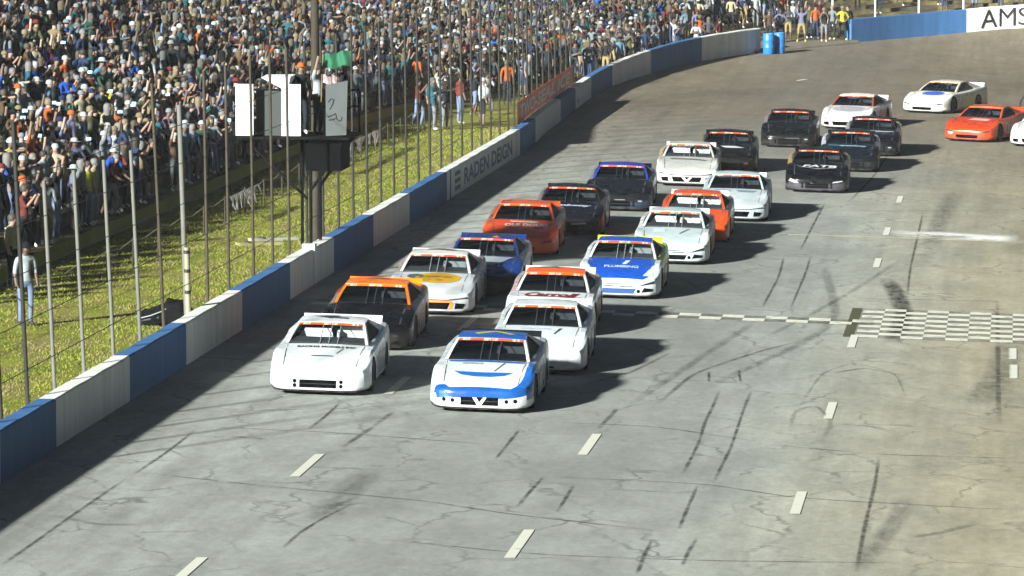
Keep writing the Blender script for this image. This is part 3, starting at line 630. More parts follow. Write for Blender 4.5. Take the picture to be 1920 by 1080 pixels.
for px, py, pose, sh, lo, hd, hc, fo, pl in special:
    p = hit(px, py, terrain); s_, d_ = locate(p.x, p.y)
    if px > 60 and s_ < S_T0 and -6.9 < d_ < 0: continue
    o = person(p, FACE-fo, pose, sh, lo, hd, hc, pl, 'spectators', scale=rng.uniform(.98, 1.05))
    spots.append(p)
# marshals and spectators in the gate between the two walls
gate = [(1442, 84, 'standing', 'brown', 'dark trousers', 'hair', 'brown'), (1463, 82, 'hands on hips', 'lavender', 'blue jeans', 'hair', 'dark'), (1478, 76, 'arms folded', 'charcoal', 'khaki shorts', 'hair', 'brown'),
        (1503, 79, 'arms raised', 'lavender', 'khaki shorts', 'hair', 'brown'), (1517, 73, 'one arm up', 'olive', 'dark trousers', 'hair', 'dark'), (1529, 74, 'standing', 'orange', 'blue jeans', 'cap', 'black'),
        (1545, 80, 'hands before face', 'black', 'grey shorts', 'cap', 'tan'), (1561, 75, 'standing', 'pale grey', 'dark trousers', 'hair', 'grey'), (1579, 78, 'hands on hips', 'yellow', 'dark trousers', 'cap', 'tan'), (1590, 74, 'standing', 'black', 'dark trousers', 'hair', 'dark'),
        (1487, 70, 'one arm up', 'white', 'dark trousers', 'cap', 'white'), (1536, 68, 'arms raised', 'maroon', 'dark trousers', 'hair', 'brown')]
for px, py, pose, sh, lo, hd, hc in gate:
    p = hit(px, py, terrain, 200, 330); person(p, math.pi+rng.uniform(-.5, .5), pose, sh, lo, hd, hc, ' in wall gap', 'people in the wall gap', shoe=2 if sh in ('yellow', 'lavender') else None); spots.append(p)
cand = [c for c in cand if all((c[1]-q).length > .42 for q in spots)]
cand.sort(key=lambda c: c[0] + (0 if -20 < c[3] < 1940 and c[4] > -20 else 500))
near = cand[:300-len(special)-len(gate)]; rest = cand[len(near):]
poses = list(POSES); PW = [12, 1.5, 2.5, 6, 4, 5, 3, 3]
zone = lambda px: ' far left' if px < 110 else ' behind grey posts' if px < 300 else ' behind brown posts' if px < 450 else ' below flag stand' if px < 620 else ' right of flag stand' if px < 900 else ' near red banner' if px < 1100 else ' by turn wall'
PHONES = []
for D, p, s, px, py in near:
    for _ in range(60):
        hd = rng.choices(['cap', 'back', 'hat', 'hair', 'long'], [9, 3, 1, 7, 4])[0]
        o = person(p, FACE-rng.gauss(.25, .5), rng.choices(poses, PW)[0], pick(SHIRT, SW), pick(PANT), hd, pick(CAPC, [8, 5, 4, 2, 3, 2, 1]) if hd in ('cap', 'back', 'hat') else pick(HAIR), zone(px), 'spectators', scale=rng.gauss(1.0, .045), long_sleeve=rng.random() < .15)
        if o: break
    if o and 'hands before face' in o['label'] and 20 < px < 900 and len(PHONES) < 16 and rng.random() < .5:
        o.rotation_euler[2] = rng.uniform(-.7, -.1); PHONES.append(o)
# the rest of the crowd: one mass, instanced
def rand_mat(name, cols, seed, rough=.9):
    m, n, l, b = base_mat(name); oi = n.new('ShaderNodeObjectInfo')
    f = math_(n, l, 'FRACT', math_(n, l, 'MULTIPLY', oi.outputs['Random'], seed)); cr = n.new('ShaderNodeValToRGB'); cr.color_ramp.interpolation = 'CONSTANT'
    e = cr.color_ramp.elements
    while len(e) < len(cols): e.new(.5)
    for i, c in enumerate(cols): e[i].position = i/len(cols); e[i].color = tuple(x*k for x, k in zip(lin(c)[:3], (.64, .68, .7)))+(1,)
    l.new(f, cr.inputs[0]); l.new(cr.outputs[0], b.inputs['Base Color']); b.inputs['Roughness'].default_value = rough; b.inputs['Specular IOR Level'].default_value = .15; return m
S_ = SHIRT
cr_sh = rand_mat('crowd_shirts', [S_[k] for k in ('white', 'charcoal', 'navy', 'pale grey', 'black', 'teal', 'charcoal', 'brown', 'dark green', 'royal blue', 'cream', 'charcoal', 'sky blue', 'black', 'red', 'pale grey', 'tan', 'navy', 'white', 'olive', 'maroon', 'teal', 'charcoal', 'orange', 'lavender', 'teal', 'white', 'black', 'dark green', 'navy', 'black')], 37.31)
cr_pa = rand_mat('crowd_trousers', list(PANT.values()), 91.7); cr_sk = rand_mat('crowd_skin', SKIN, 17.9, .6)
cr_ca = rand_mat('crowd_caps', [CAPC[k] for k in ('white', 'black', 'grey', 'black', 'navy', 'tan', 'red', 'white', 'black', 'grey', 'navy', 'tan')], 53.3); cr_ha = rand_mat('crowd_hair', list(HAIR.values()), 71.1)
lib = bpy.data.collections.new('crowd_kinds'); vi = 0
for k in POSES:
    for h_ in ('cap', 'hair', 'long') if k != 'leaning forward' else ('back',):
        mb = MB(); me, hc = BODY[k]; mb.v = [tuple(v.co) for v in me.vertices]; mb.f = [tuple(p.vertices) for p in me.polygons]; mb.m = [p.material_index for p in me.polygons]
        hm = HEAD[k, h_]; mb.add([tuple(v.co) for v in hm.vertices], [tuple(p.vertices) for p in hm.polygons], 6); m2 = mb.mesh('crowd_kind'); m2.polygons.foreach_set('use_smooth', [True]*len(m2.polygons))
        for m in (cr_sk, cr_sh, cr_sk, cr_pa, cr_pa if vi % 3 else cr_sk, shoe_m[vi % 2], cr_ca if h_ in ('cap', 'back') else cr_ha): m2.materials.append(m)
        o = bpy.data.objects.new('crowd_kind_%02d' % vi, m2); lib.objects.link(o); vi += 1
cm = bpy.data.meshes.new('crowd'); cm.from_pydata([tuple(c[1]) for c in rest], [], [])
at = cm.attributes.new('kind_index', 'INT', 'POINT'); at.data.foreach_set('value', [rng.choices(range(vi), [PW[j//3] if j < 21 else 3 for j in range(vi)])[0] for _ in rest])
at = cm.attributes.new('turn', 'FLOAT', 'POINT'); at.data.foreach_set('value', [FACE-rng.gauss(.25, .55)-sstep(S_T0, S_T1+10, c[2])*1.0 for c in rest])
at = cm.attributes.new('size', 'FLOAT', 'POINT'); at.data.foreach_set('value', [rng.gauss(1., .05) for _ in rest])
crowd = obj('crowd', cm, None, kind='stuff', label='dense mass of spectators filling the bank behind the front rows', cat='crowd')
gn = bpy.data.node_groups.new('crowd_scatter', 'GeometryNodeTree'); gn.interface.new_socket('Geometry', in_out='INPUT', socket_type='NodeSocketGeometry'); gn.interface.new_socket('Geometry', in_out='OUTPUT', socket_type='NodeSocketGeometry')
g_ = gn.nodes; gi = g_.new('NodeGroupInput'); go = g_.new('NodeGroupOutput'); ip = g_.new('GeometryNodeInstanceOnPoints'); ci = g_.new('GeometryNodeCollectionInfo')
ci.inputs['Collection'].default_value = lib; ci.inputs['Separate Children'].default_value = True; ci.inputs['Reset Children'].default_value = True
def nattr(nm, ty): a = g_.new('GeometryNodeInputNamedAttribute'); a.data_type = ty; a.inputs[0].default_value = nm; return a.outputs['Attribute']
cx = g_.new('ShaderNodeCombineXYZ'); gl_ = gn.links; gl_.new(nattr('turn', 'FLOAT'), cx.inputs[2])
gl_.new(gi.outputs[0], ip.inputs['Points']); gl_.new(ci.outputs[0], ip.inputs['Instance']); ip.inputs['Pick Instance'].default_value = True
gl_.new(nattr('kind_index', 'INT'), ip.inputs['Instance Index']); gl_.new(cx.outputs[0], ip.inputs['Rotation']); gl_.new(nattr('size', 'FLOAT'), ip.inputs['Scale']); gl_.new(ip.outputs[0], go.inputs[0])
crowd.modifiers.new('scatter', 'NODES').node_group = gn


# ================================================================== RACE CARS  (local: nose towards -y, ground z = 0)
ST = [(-2.45, .50, .405), (-2.425, .64, .435), (-2.37, .765, .472), (-2.27, .865, .515), (-2.10, .93, .57), (-1.85, .968, .635), (-1.6, .982, .685), (-1.3, .985, .737), (-1.05, .984, .778), (-.8, .98, .815),
      (-.3, .975, .84), (.3, .975, .865), (.85, .98, .895), (1.22, .985, .92), (1.72, .98, .95), (2.1, .965, .97), (2.38, .94, .985), (2.45, .915, .975)]
SIDE = [(-.05, 0), (0, .13), (0, .36), (-.004, .60), (-.014, .79), (-.038, .915), (-.085, .972), (-.20, 1.0)]
ZB = .105
PARTS = ['front_bumper', 'nose_panel', 'hood', 'fender', 'fender2', 'door', 'door2', 'quarter_panel', 'quarter_panel2', 'cockpit_floor', 'rear_deck', 'rear_bumper', 'underbody', 'wheel_well']
def section(y, w, zt):
    bu_ = .085*math.exp(-((y+1.45)/.36)**2)+.03*math.exp(-((y-1.24)/.4)**2)      # fender crowns
    h = [(w+dx if w+dx > .1 else .1, ZB+(zt-ZB)*fz+bu_*max(0, (fz-.36)/.555)*(1 if fz < 1 else .55)) for dx, fz in SIDE]; xe = h[-1][0]
    h += [(xe*t, zt+.022*(1-t*t)) for t in (.66, .33)]
    return [(-x, y, z) for x, z in h]+[(0, y, zt+.022)]+[(x, y, z) for x, z in reversed(h)]
rows = [section(*s) for s in ST]; NP = len(rows[0]); NSG = (NP-1)//2
body = MB()
for r in rows: body.v += r
def cls(i, k, left):
    ym = (ST[i][0]+ST[i+1][0])/2; sfx = '' if left else '2'
    if ym < -2.2: return 'front_bumper' if k <= 2 else 'nose_panel' if (k <= 6 or ym < -2.38) else 'hood'
    if ym < -.8: return ('front_bumper' if (k <= 1 and ym < -1.95) else 'fender'+sfx) if k <= 6 else 'hood'
    if ym < .85: return 'door'+sfx if k <= 6 else 'cockpit_floor'
    if ym < 1.7: return 'quarter_panel'+sfx if k <= 6 else 'cockpit_floor'
    return 'quarter_panel'+sfx if k <= 6 else 'rear_deck'
for i in range(len(rows)-1):
    for k in range(NP-1):
        kk = k if k < NSG else NP-2-k; body.f.append((i*NP+k, (i+1)*NP+k, (i+1)*NP+k+1, i*NP+k+1)); body.m.append(PARTS.index(cls(i, kk, k < NSG)))
    body.f.append((i*NP+NP-1, (i+1)*NP+NP-1, (i+1)*NP, i*NP)); body.m.append(PARTS.index('underbody'))
for i, nm in ((0, None), (len(rows)-1, 'rear_bumper')):
    for k in range(NSG):
        q = (i*NP+k, i*NP+k+1, i*NP+NP-2-k, i*NP+NP-1-k) if k < NSG-1 else (i*NP+k, i*NP+k+1, i*NP+NP-1-k)
        body.f.append(q if i == 0 else tuple(reversed(q))); body.m.append(PARTS.index(nm or ('front_bumper' if k <= 2 else 'nose_panel')))
bme = body.mesh('body'); 
bm_ = bmesh.new(); bm_.from_mesh(bme); bmesh.ops.recalc_face_normals(bm_, faces=bm_.faces); bm_.to_mesh(bme); bm_.free()
dm = [bpy.data.materials.new('slot_%d' % i) for i in range(len(PARTS))]
for m in dm: bme.materials.append(m)
bo = bpy.data.objects.new('b', bme); COL.objects.link(bo); cuts = []
AX = [(-1.45, .33), (1.24, .335)]; WR = .335
for sx in (-1, 1):
    for ay, az in AX:
        cmb = MB().lathe([(0.001, .62*sx), (.375, .62*sx), (.375, 1.2*sx), (0.001, 1.2*sx)], 24, 'x', (0, ay, az-.01), PARTS.index('wheel_well')); cme = cmb.mesh('c')
        b2 = bmesh.new(); b2.from_mesh(cme); bmesh.ops.remove_doubles(b2, verts=b2.verts, dist=.003); bmesh.ops.recalc_face_normals(b2, faces=b2.faces); b2.to_mesh(cme); b2.free()
        for m in dm: cme.materials.append(m)
        co = bpy.data.objects.new('c', cme); COL.objects.link(co); cuts.append(co); md = bo.modifiers.new('b', 'BOOLEAN'); md.object = co; md.operation = 'DIFFERENCE'; md.solver = 'EXACT'; md.material_mode = 'INDEX'
dg = bpy.context.evaluated_depsgraph_get(); full = bpy.data.meshes.new_from_object(bo.evaluated_get(dg))
for o in cuts+[bo]: bpy.data.objects.remove(o)
def bvh_of(me): return BVHTree.FromPolygons([v.co for v in me.vertices], [tuple(p.vertices) for p in me.polygons])
BV = bvh_of(full)
shade(full, 32)
def sub_mesh(me, idx, name):
    b2 = bmesh.new(); b2.from_mesh(me); bmesh.ops.delete(b2, geom=[f for f in b2.faces if f.material_index != idx], context='FACES')
    for f in b2.faces: f.material_index = 0
    out = bpy.data.meshes.new(name); b2.to_mesh(out); b2.free(); out.materials.clear(); shade(out, 32); return out
CARM = {nm: sub_mesh(full, i, nm.rstrip('2')) for i, nm in enumerate(PARTS)}
WELLS = []
for sx in (-1, 1):
    for ay, az in AX:
        b2 = bmesh.new(); b2.from_mesh(CARM['wheel_well']); bmesh.ops.delete(b2, geom=[f for f in b2.faces if f.calc_center_median().x*sx < 0 or abs(f.calc_center_median().y-ay) > 1], context='FACES'); w_ = bpy.data.meshes.new('wheel_well'); b2.to_mesh(w_); b2.free(); WELLS.append(w_)
# greenhouse
def lerp(a, b, t): return tuple(x+(y-x)*t for x, y in zip(a, b))
def wind(u, t, off=0.):
    """windshield: u -1..1 across, t 0 bottom .. 1 top"""
    bx, by, bz = .80*u, -.80-.10*(1-u*u), .835; tx, ty, tz_ = .635*u, .06-.05*(1-u*u), 1.175+.022*(1-u*u)
    p = lerp((bx, by, bz), (tx, ty, tz_), t); b_ = .03*math.sin(math.pi*t); return (p[0], p[1]-b_*.4-off*.45, p[2]+b_*.9+off*.9)
CARM['windshield'] = MB().grid([[wind(-.93+1.86*i/10, .02+.96*j/6) for i in range(11)] for j in range(7)]).mesh('windshield', 60)
CARM['windshield_banner'] = MB().grid([[wind(-.94+1.88*i/10, .81+.17*j/3, .006) for i in range(11)] for j in range(4)]).mesh('windshield_banner', 60)
def roofz(x, y): return 1.175+.022*(1-(x/.635)**2)+.055*math.sin(math.pi*min(max((y-.02)/1.25, 0), 1))**.8*(1-.25*abs(x)/.635)-.02*max(0, y-.6)
def roof_pt(u, v, o=0.):
    y = .0+1.08*v-.05*(1-u*u)*(1-v); x = .645*u*(1-.06*v); return (x, y, roofz(x, y)+o)
rf = MB().grid([[roof_pt(-1+2*i/10, j/8) for i in range(11)] for j in range(9)])
rf.grid([[ (p[0], p[1], p[2]-.03) for p in reversed([roof_pt(-1+2*i/10, j/8) for i in range(11)])] for j in range(9)])
for u in (-1, 1): 
    e = [[roof_pt(u, j/8), (roof_pt(u, j/8)[0]+.012*u, roof_pt(u, j/8)[1], roof_pt(u, j/8)[2]-.055)] for j in range(9)]; rf.grid(e if u > 0 else [list(reversed(r)) for r in e])
rf.grid([[roof_pt(-1+2*i/10, 0) for i in range(11)], [(lambda p: (p[0], p[1]-.01, p[2]-.035))(roof_pt(-1+2*i/10, 0)) for i in range(11)]])
rme = rf.mesh('roof'); shade(rme, 40); CARM['roof'] = rme; BVR = bvh_of(rme)
def slab(a, b, c, d, off, name):
    """four corners and a thickness vector"""
    o = Vector(off); q = [Vector(p) for p in (a, b, c, d)]; return MB().add(q+[p+o for p in q], [(0, 1, 2, 3), (7, 6, 5, 4), (0, 4, 5, 1), (1, 5, 6, 2), (2, 6, 7, 3), (3, 7, 4, 0)]).mesh(name)
for sx, t_ in ((-1, ''), (1, '2')):
    b0, t0 = wind(sx*.93, 0), wind(sx*.93, 1)
    mb = MB(); n_ = 6; P_ = []
    for j in range(n_+1):
        a = wind(sx*.925, j/n_*1.0); P_.append([a, (a[0]+sx*.055, a[1]+.005, a[2]-.004), (a[0]+sx*.075, a[1]+.075, a[2]-.035), (a[0]+sx*.01, a[1]+.06, a[2]-.045)])
    P_ = [r+[r[0]] for r in P_]; mb.grid(P_ if sx > 0 else [list(reversed(r)) for r in P_]); CARM['a_pillar'+t_] = mb.mesh('a_pillar', 40)
    CARM['c_pillar'+t_] = slab((sx*.63, .78, 1.165), (sx*.60, 1.10, 1.165), (sx*.80, 1.98, .955), (sx*.87, 1.18, .905), (-sx*.035, 0, 0), 'c_pillar')
    CARM['window_net'+t_] = slab((sx*.80, -.60, .855), (sx*.63, .12, 1.14), (sx*.61, .82, 1.15), (sx*.85, 1.16, .90), (-sx*.01, 0, 0), 'window_net')
CARM['rear_window'] = MB().grid([[lerp((-.60+1.2*i/6, 1.08, 1.165), (-.78+1.56*i/6, 1.82, .965), j/3) for i in range(7)] for j in range(4)]).mesh('rear_window', 50)
CARM['spoiler'] = slab((-.78, 2.33, .97), (.78, 2.33, .97), (.78, 2.42, 1.10), (-.78, 2.42, 1.10), (0, .012, -.006), 'spoiler')
CARM['splitter'] = MB().add([(x*s_, y, z) for z in (.075, .108) for s_, x, y in ((-1, .86, -2.20), (-1, .74, -2.40), (-1, .5, -2.485), (1, .5, -2.485), (1, .74, -2.40), (1, .86, -2.20))], [(5, 4, 3, 2, 1, 0), (6, 7, 8, 9, 10, 11)]+[(i, (i+1) % 6, 6+(i+1) % 6, 6+i) for i in range(6)]).mesh('splitter')
CARM['dashboard'] = slab((-.74, -.74, .86), (.74, -.74, .86), (.74, -.40, .93), (-.74, -.40, .93), (0, 0, -.06), 'dashboard')
seat = MB(); seat.box((.16, .16, .80), (.60, .30, 1.08)); seat.box((.24, .18, 1.07), (.52, .29, 1.15)); seat.box((.12, -.06, .80), (.17, .28, 1.03)); seat.box((.59, -.06, .80), (.64, .28, 1.03)); CARM['seat'] = seat.mesh('seat')
CARM['interior_panel'] = slab((-.66, -.10, .86), (.06, -.10, .86), (0, -.02, 1.06), (-.50, -.02, 1.06), (0, .02, 0), 'interior_panel')
cg = MB()
for sx in (-1, 1):
    cg.tube([(sx*.76, -.66, .86), (sx*.60, .10, 1.15), (sx*.585, .62, 1.17), (sx*.72, .64, .87)], .022, 6); cg.tube([(sx*.585, .62, 1.16), (sx*.66, 1.7, .95)], .02, 6)
cg.tube([(-.59, .10, 1.15), (.59, .10, 1.15)], .022, 6); cg.tube([(-.585, .62, 1.17), (.585, .62, 1.17)], .022, 6); cg.tube([(-.7, .64, .9), (.56, .62, 1.14)], .018, 6)
CARM['roll_cage'] = cg.mesh('roll_cage', 50)
br = MB()
for x in (-.14, .03, .20): br.tube([wind(x/.8, .03, -.03), wind(x/.64, .93, -.03)], .010, 5)
CARM['windshield_brace'] = br.mesh('windshield_brace')
CARM['tyre'] = MB().lathe([(.215, -.125), (.30, -.135), (.328, -.115), (WR, -.06), (WR, .06), (.328, .115), (.30, .135), (.215, .125), (.20, .09)], 28, 'x').mesh('wheel', 40)
rim = MB().lathe([(.0, .065), (.05, .068), (.07, .05), (.15, .055), (.175, .095), (.205, .118), (.222, .124)], 24, 'x')
for k in range(8):
    a = k*math.pi/4; rim.lathe([(.0, .062), (.022, .062), (.022, .05)], 8, 'x', (0, .115*math.cos(a), .115*math.sin(a)), 1)
CARM['rim'] = rim.mesh('rim', 40)
CARM['mirror'] = MB().box((-.14, -.02, -.03), (.14, .02, .03)).mesh('mirror')

def cast(kind, a, b_):
    if kind == 'hood':
        h = BV.ray_cast(Vector((a, b_, 3)), Vector((0, 0, -1)));
    elif kind == 'roof': h = BVR.ray_cast(Vector((a, b_, 3)), Vector((0, 0, -1)))
    elif kind == 'front': h = BV.ray_cast(Vector((a, -5, b_)), Vector((0, 1, 0)))
    else:
        sx = 1 if kind == 'left' else -1; h = BV.ray_cast(Vector((sx*4, a, b_)), Vector((-sx, 0, 0)))
    return h
DEC = {}
def decal(key, kind, verts2, faces, off=.006, name='decal'):
    if key in DEC: return DEC[key]
    out = []
    for a, b_ in verts2:
        p, nn, _, _ = cast(kind, a, b_)
        if p is None: out.append(out[-1] if out else Vector((0, 0, 0))); continue
        if nn.dot(Vector((0, -.5, 1))) < 0 and kind in ('hood', 'roof', 'front'): nn = -nn
        out.append(p+nn*off)
    me = MB().add(out, faces).mesh(name); DEC[key] = me; return me
def poly_decal(kind, poly, name='decal', off=.006, div=.09):
    """fill a 2-D polygon with a fine grid clipped to it so that it lies on the body"""
    key = (kind, tuple(poly), off)
    if key in DEC: return DEC[key]
    b2 = bmesh.new(); vs = [b2.verts.new((x, y, 0)) for x, y in poly]; b2.faces.new(vs)
    xs = [p[0] for p in poly]; ys_ = [p[1] for p in poly]
    for ax, lo, hi in ((0, min(xs), max(xs)), (1, min(ys_), max(ys_))):
        k = 1
        while lo+k*div < hi-.01:
            no = (1, 0, 0) if ax == 0 else (0, 1, 0); co = (lo+k*div, 0, 0) if ax == 0 else (0, lo+k*div, 0)
            bmesh.ops.bisect_plane(b2, geom=b2.verts[:]+b2.edges[:]+b2.faces[:], plane_co=co, plane_no=no); k += 1
    b2.verts.ensure_lookup_table(); b2.verts.index_update(); v = [(q.co.x, q.co.y) for q in b2.verts]; f = [tuple(q.index for q in fc.verts) for fc in b2.faces]; b2.free()
    return decal(key, kind, v, f, off, name)
def text_decal(kind, txt, cx, cy, w, h, shear=0., bold=.035, rot=0., name='lettering', off=.012):
    v, f = text_mesh(txt, 1, shear, bold); xs = [p[0] for p in v]; ys_ = [p[1] for p in v]; sx, sy = w/(max(xs)-min(xs)), h/(max(ys_)-min(ys_)); mx, my = (max(xs)+min(xs))/2, (max(ys_)+min(ys_))/2
    c, s_ = math.cos(rot), math.sin(rot); q = [((p[0]-mx)*sx, (p[1]-my)*sy) for p in v]
    return decal((kind, txt, cx, cy, w, h, rot), kind, [(cx+a*c-b_*s_, cy+a*s_+b_*c) for a, b_ in q], f, off, name)
def ell(cx, cy, rx, ry, n=20, a0=0, a1=6.28318): return [(round(cx+rx*math.cos(a0+(a1-a0)*k/n), 4), round(cy+ry*math.sin(a0+(a1-a0)*k/n), 4)) for k in range(n if a1-a0 > 6.2 else n+1)]
def rect(x0, x1, y0, y1): return [(x0, y0), (x1, y0), (x1, y1), (x0, y1)]
black_tr = plain('black_trim', '#060607', .9, spec=.05); rubber = plain('tyre_rubber', '#131313', .85, var=.2); glass = glass_mat(tint=(.86, .9, .9)); glass_d = glass_mat('dark_window_glass', (.38, .41, .43)); inter = plain('cockpit_black', '#131416', .8); net_m = plain('net_black', '#15171a', .9)
steel = plain('cage_steel', '#6d7274', .45, .4); rim_m = plain('rim_dark', '#2a2b2d', .4, .6); lamp_m = plain('lamp_decal', '#2b3034', .25, .2, coat=.5); white_in = plain('interior_white', '#b9bcbc', .6); grille_m = plain('grille_black', '#050506', .9, spec=.05)
def banner_mat(a, w):
    k = 'banner_'+a+w
    if k in MATS: return MATS[k]
    m, n, l, b = base_mat(k); tc = n.new('ShaderNodeTexCoord'); sx = n.new('ShaderNodeSeparateXYZ'); l.new(tc.outputs['Object'], sx.inputs[0]); ab = math_(n, l, 'ABSOLUTE', sx.outputs[0])
    e1 = math_(n, l, 'MULTIPLY', math_(n, l, 'GREATER_THAN', ab, .40), math_(n, l, 'LESS_THAN', ab, .54)); e2 = math_(n, l, 'LESS_THAN', ab, .13)
    t = noise(n, l, vscale(n, l, tc.outputs['Object'], (26, 1, 6)), 1., 3); f = math_(n, l, 'MULTIPLY', math_(n, l, 'MAXIMUM', e1, e2), mrange(n, l, t, .4, .55, 0, .8))
    l.new(mixc(n, l, f, lin(a), lin(w)), b.inputs['Base Color']); b.inputs['Roughness'].default_value = .5; MATS[k] = m; return m

def build_car(px, py, yaw, spec, label, cat='race car'):
    g = ground(px, py, .10); yw = -R(yaw); nose = Vector((math.sin(yw), -math.cos(yw), 0))
    ctr = g - nose*2.45; z0 = lambda q: track_z(q.x, q.y)
    side = Vector((math.cos(yw), math.sin(yw), 0)); f1, f2 = ctr+nose*1.4, ctr-nose*1.3; l1, l2 = ctr-side*.8, ctr+side*.8
    vy = (Vector((f2.x, f2.y, z0(f2)))-Vector((f1.x, f1.y, z0(f1)))).normalized(); vx = (Vector((l2.x, l2.y, z0(l2)))-Vector((l1.x, l1.y, z0(l1)))).normalized(); vz = vx.cross(vy).normalized(); vx = vy.cross(vz)
    M = Matrix((vx, vy, vz)).transposed(); e = empty('race_car', (ctr.x, ctr.y, (z0(f1)+z0(f2)+z0(l1)+z0(l2))/4+.002), label=label, cat=cat, group='stock cars racing two by two')
    e.rotation_euler = M.to_euler(); e.scale = (1.03, 1, 1)
    c = dict(spec); main = c['main']; G = lambda k, d=None: paint(c.get(k, d or main))
    pm = {'front_bumper': G('bumper'), 'nose_panel': G('nose'), 'hood': G('hood'), 'fender': G('fender'), 'fender2': G('fender2', c.get('fender')), 'door': G('side'), 'door2': G('side2', c.get('side')), 'quarter_panel': G('quarter', c.get('side')), 'quarter_panel2': G('quarter2', c.get('side2', c.get('quarter', c.get('side')))),
          'cockpit_floor': inter, 'rear_deck': G('deck'), 'rear_bumper': G('tail'), 'underbody': black_tr, 'roof': G('roof'), 'a_pillar': G('pillar', c.get('roof')), 'a_pillar2': G('pillar2', c.get('pillar', c.get('roof'))), 'c_pillar': G('cpillar', c.get('roof')), 'c_pillar2': G('cpillar', c.get('roof')),
          'window_net': net_m, 'window_net2': net_m, 'windshield': glass if c.get('white_in') or c.get('clear') else glass_d, 'rear_window': glass_d, 'windshield_banner': banner_mat(c.get('banner', '#d2521a'), c.get('bannertext', '#e8c9b4')), 'spoiler': G('spoiler'), 'splitter': G('splitter', '#1a1b1d'), 'dashboard': plain('dash_grey', '#24272a', .8), 'seat': plain('seat_grey', '#666b6e', .7) if not c.get('white_in') else white_in,
          'roll_cage': white_in if c.get('white_in') else steel, 'windshield_brace': plain('brace_pale', '#8b9092', .5)}
    if c.get('white_in'): pm['interior_panel'] = white_in
    objs = {}
    for w_ in WELLS: obj('wheel_well', w_, black_tr, e, own=True)
    for k, m in pm.items():
        par = objs['windshield'] if k in ('windshield_banner', 'windshield_brace') else e
        objs[k] = obj(k.rstrip('2'), CARM[k], m, par, own=True)
    for ay, az in AX:
        for sx in (-1, 1):
            w = obj('wheel', CARM['tyre'], rubber, e, own=True); w.location = (sx*.835, ay, WR); w.rotation_euler = (0, 0, 0 if sx > 0 else math.pi)
            obj('rim', CARM['rim'], [rim_m, black_tr], w, own=True)
    def dk(me, col, par='hood', rough=None):
        m = col if not isinstance(col, str) else plain('decal_'+col[1:], col, .45, coat=.2, var=.08); obj(me.name.split('.')[0], me, m, objs[par], own=True)
    kind = c.get('grille', 'slot')
    F = 'front_bumper'
    if kind in ('slot', 'vslot'):
        dk(poly_decal('front', rect(-.35, .35, .15, .305), 'grille', .008), grille_m, F)
        for sx in (-1, 1):
            for (x, z) in (((.44, .275), (.44, .19)) if kind == 'slot' else ((.50, .235), (.66, .245))): dk(poly_decal('front', ell(sx*x, z, .036, .04, 10), 'brake_duct', .009), black_tr, F)
        if kind == 'vslot':
            dk(poly_decal('front', [(-.13, .30), (-.06, .30), (0, .20), (.07, .30), (.13, .30), (.035, .15), (-.035, .15)], 'emblem', .013), '#e4e6e6', F)
        dk(poly_decal('front', rect(-.35, .35, .225, .232), 'grille_bar', .012), '#2c2e30', F)
    elif kind == 'wide':
        dk(poly_decal('front', [(-.40, .15), (.40, .15), (.46, .30), (-.46, .30)], 'grille', .008), grille_m, F)
        for sx in (-1, 1): dk(poly_decal('front', [(sx*.56, .16), (sx*.74, .17), (sx*.78, .28), (sx*.58, .295)][::sx], 'brake_duct', .012), black_tr, F); dk(poly_decal('front', [(sx*.44, .355), (sx*.85, .40), (sx*.83, .425), (sx*.44, .378)][::sx], 'headlight', .014), lamp_m, 'nose_panel')
        dk(poly_decal('front', rect(-.44, .44, .352, .368), 'nose_slit', .012), black_tr, 'nose_panel')
        if c.get('vee'): dk(poly_decal('front', [(-.16, .29), (-.08, .29), (0, .205), (.08, .29), (.16, .29), (.04, .155), (-.04, .155)], 'emblem', .013), '#cfd2d0', F)
        if c.get('gtrim'): 
            for q in (rect(-.50, .50, .300, .345), [(.42, .15), (.50, .15), (.54, .31), (.47, .31)], [(-.50, .15), (-.42, .15), (-.47, .31), (-.54, .31)]): dk(poly_decal('front', q, 'grille_trim', .010), c['gtrim'], F)
    elif kind == 'sedan':
        dk(poly_decal('front', [(-.36, .14), (.36, .14), (.42, .26), (-.42, .26)], 'grille', .008), c.get('grillecol', grille_m), F)
        for sx in (-1, 1):
            dk(poly_decal('front', [(sx*.54, .17), (sx*.78, .20), (sx*.80, .26), (sx*.60, .285)][::sx], 'brake_duct', .012), black_tr, F); dk(poly_decal('front', [(sx*.46, .32), (sx*.62, .385), (sx*.84, .45), (sx*.80, .385)][::sx], 'headlight', .016), lamp_m, 'nose_panel')
            dk(poly_decal('front', [(sx*.05, .30), (sx*.34, .315), (sx*.36, .335), (sx*.06, .32)][::sx], 'nose_slit', .011), black_tr, 'nose_panel')
            dk(poly_decal('front', ell(sx*.47, .2, .04, .045, 10), 'brake_duct', .011), black_tr, F)
        dk(poly_decal('front', rect(-.30, .30, .362, .376), 'nose_slit', .012), black_tr, 'nose_panel')
    elif kind == 'small':
        dk(poly_decal('front', rect(-.72, -.58, .15, .31), 'brake_duct', .01), black_tr, F); dk(poly_decal('front', rect(.10, .34, .135, .175), 'grille', .009), grille_m, F); dk(poly_decal('front', rect(-.34, -.1, .135, .175), 'grille', .009), grille_m, F)
    else:
        dk(poly_decal('front', [(-.38, .14), (.38, .14), (.42, .26), (-.42, .26)], 'grille', .008), grille_m, F)
        for sx in (-1, 1): dk(poly_decal('front', [(sx*.52, .345), (sx*.82, .385), (sx*.80, .43), (sx*.56, .40)][::sx], 'headlight', .014), lamp_m, 'nose_panel')
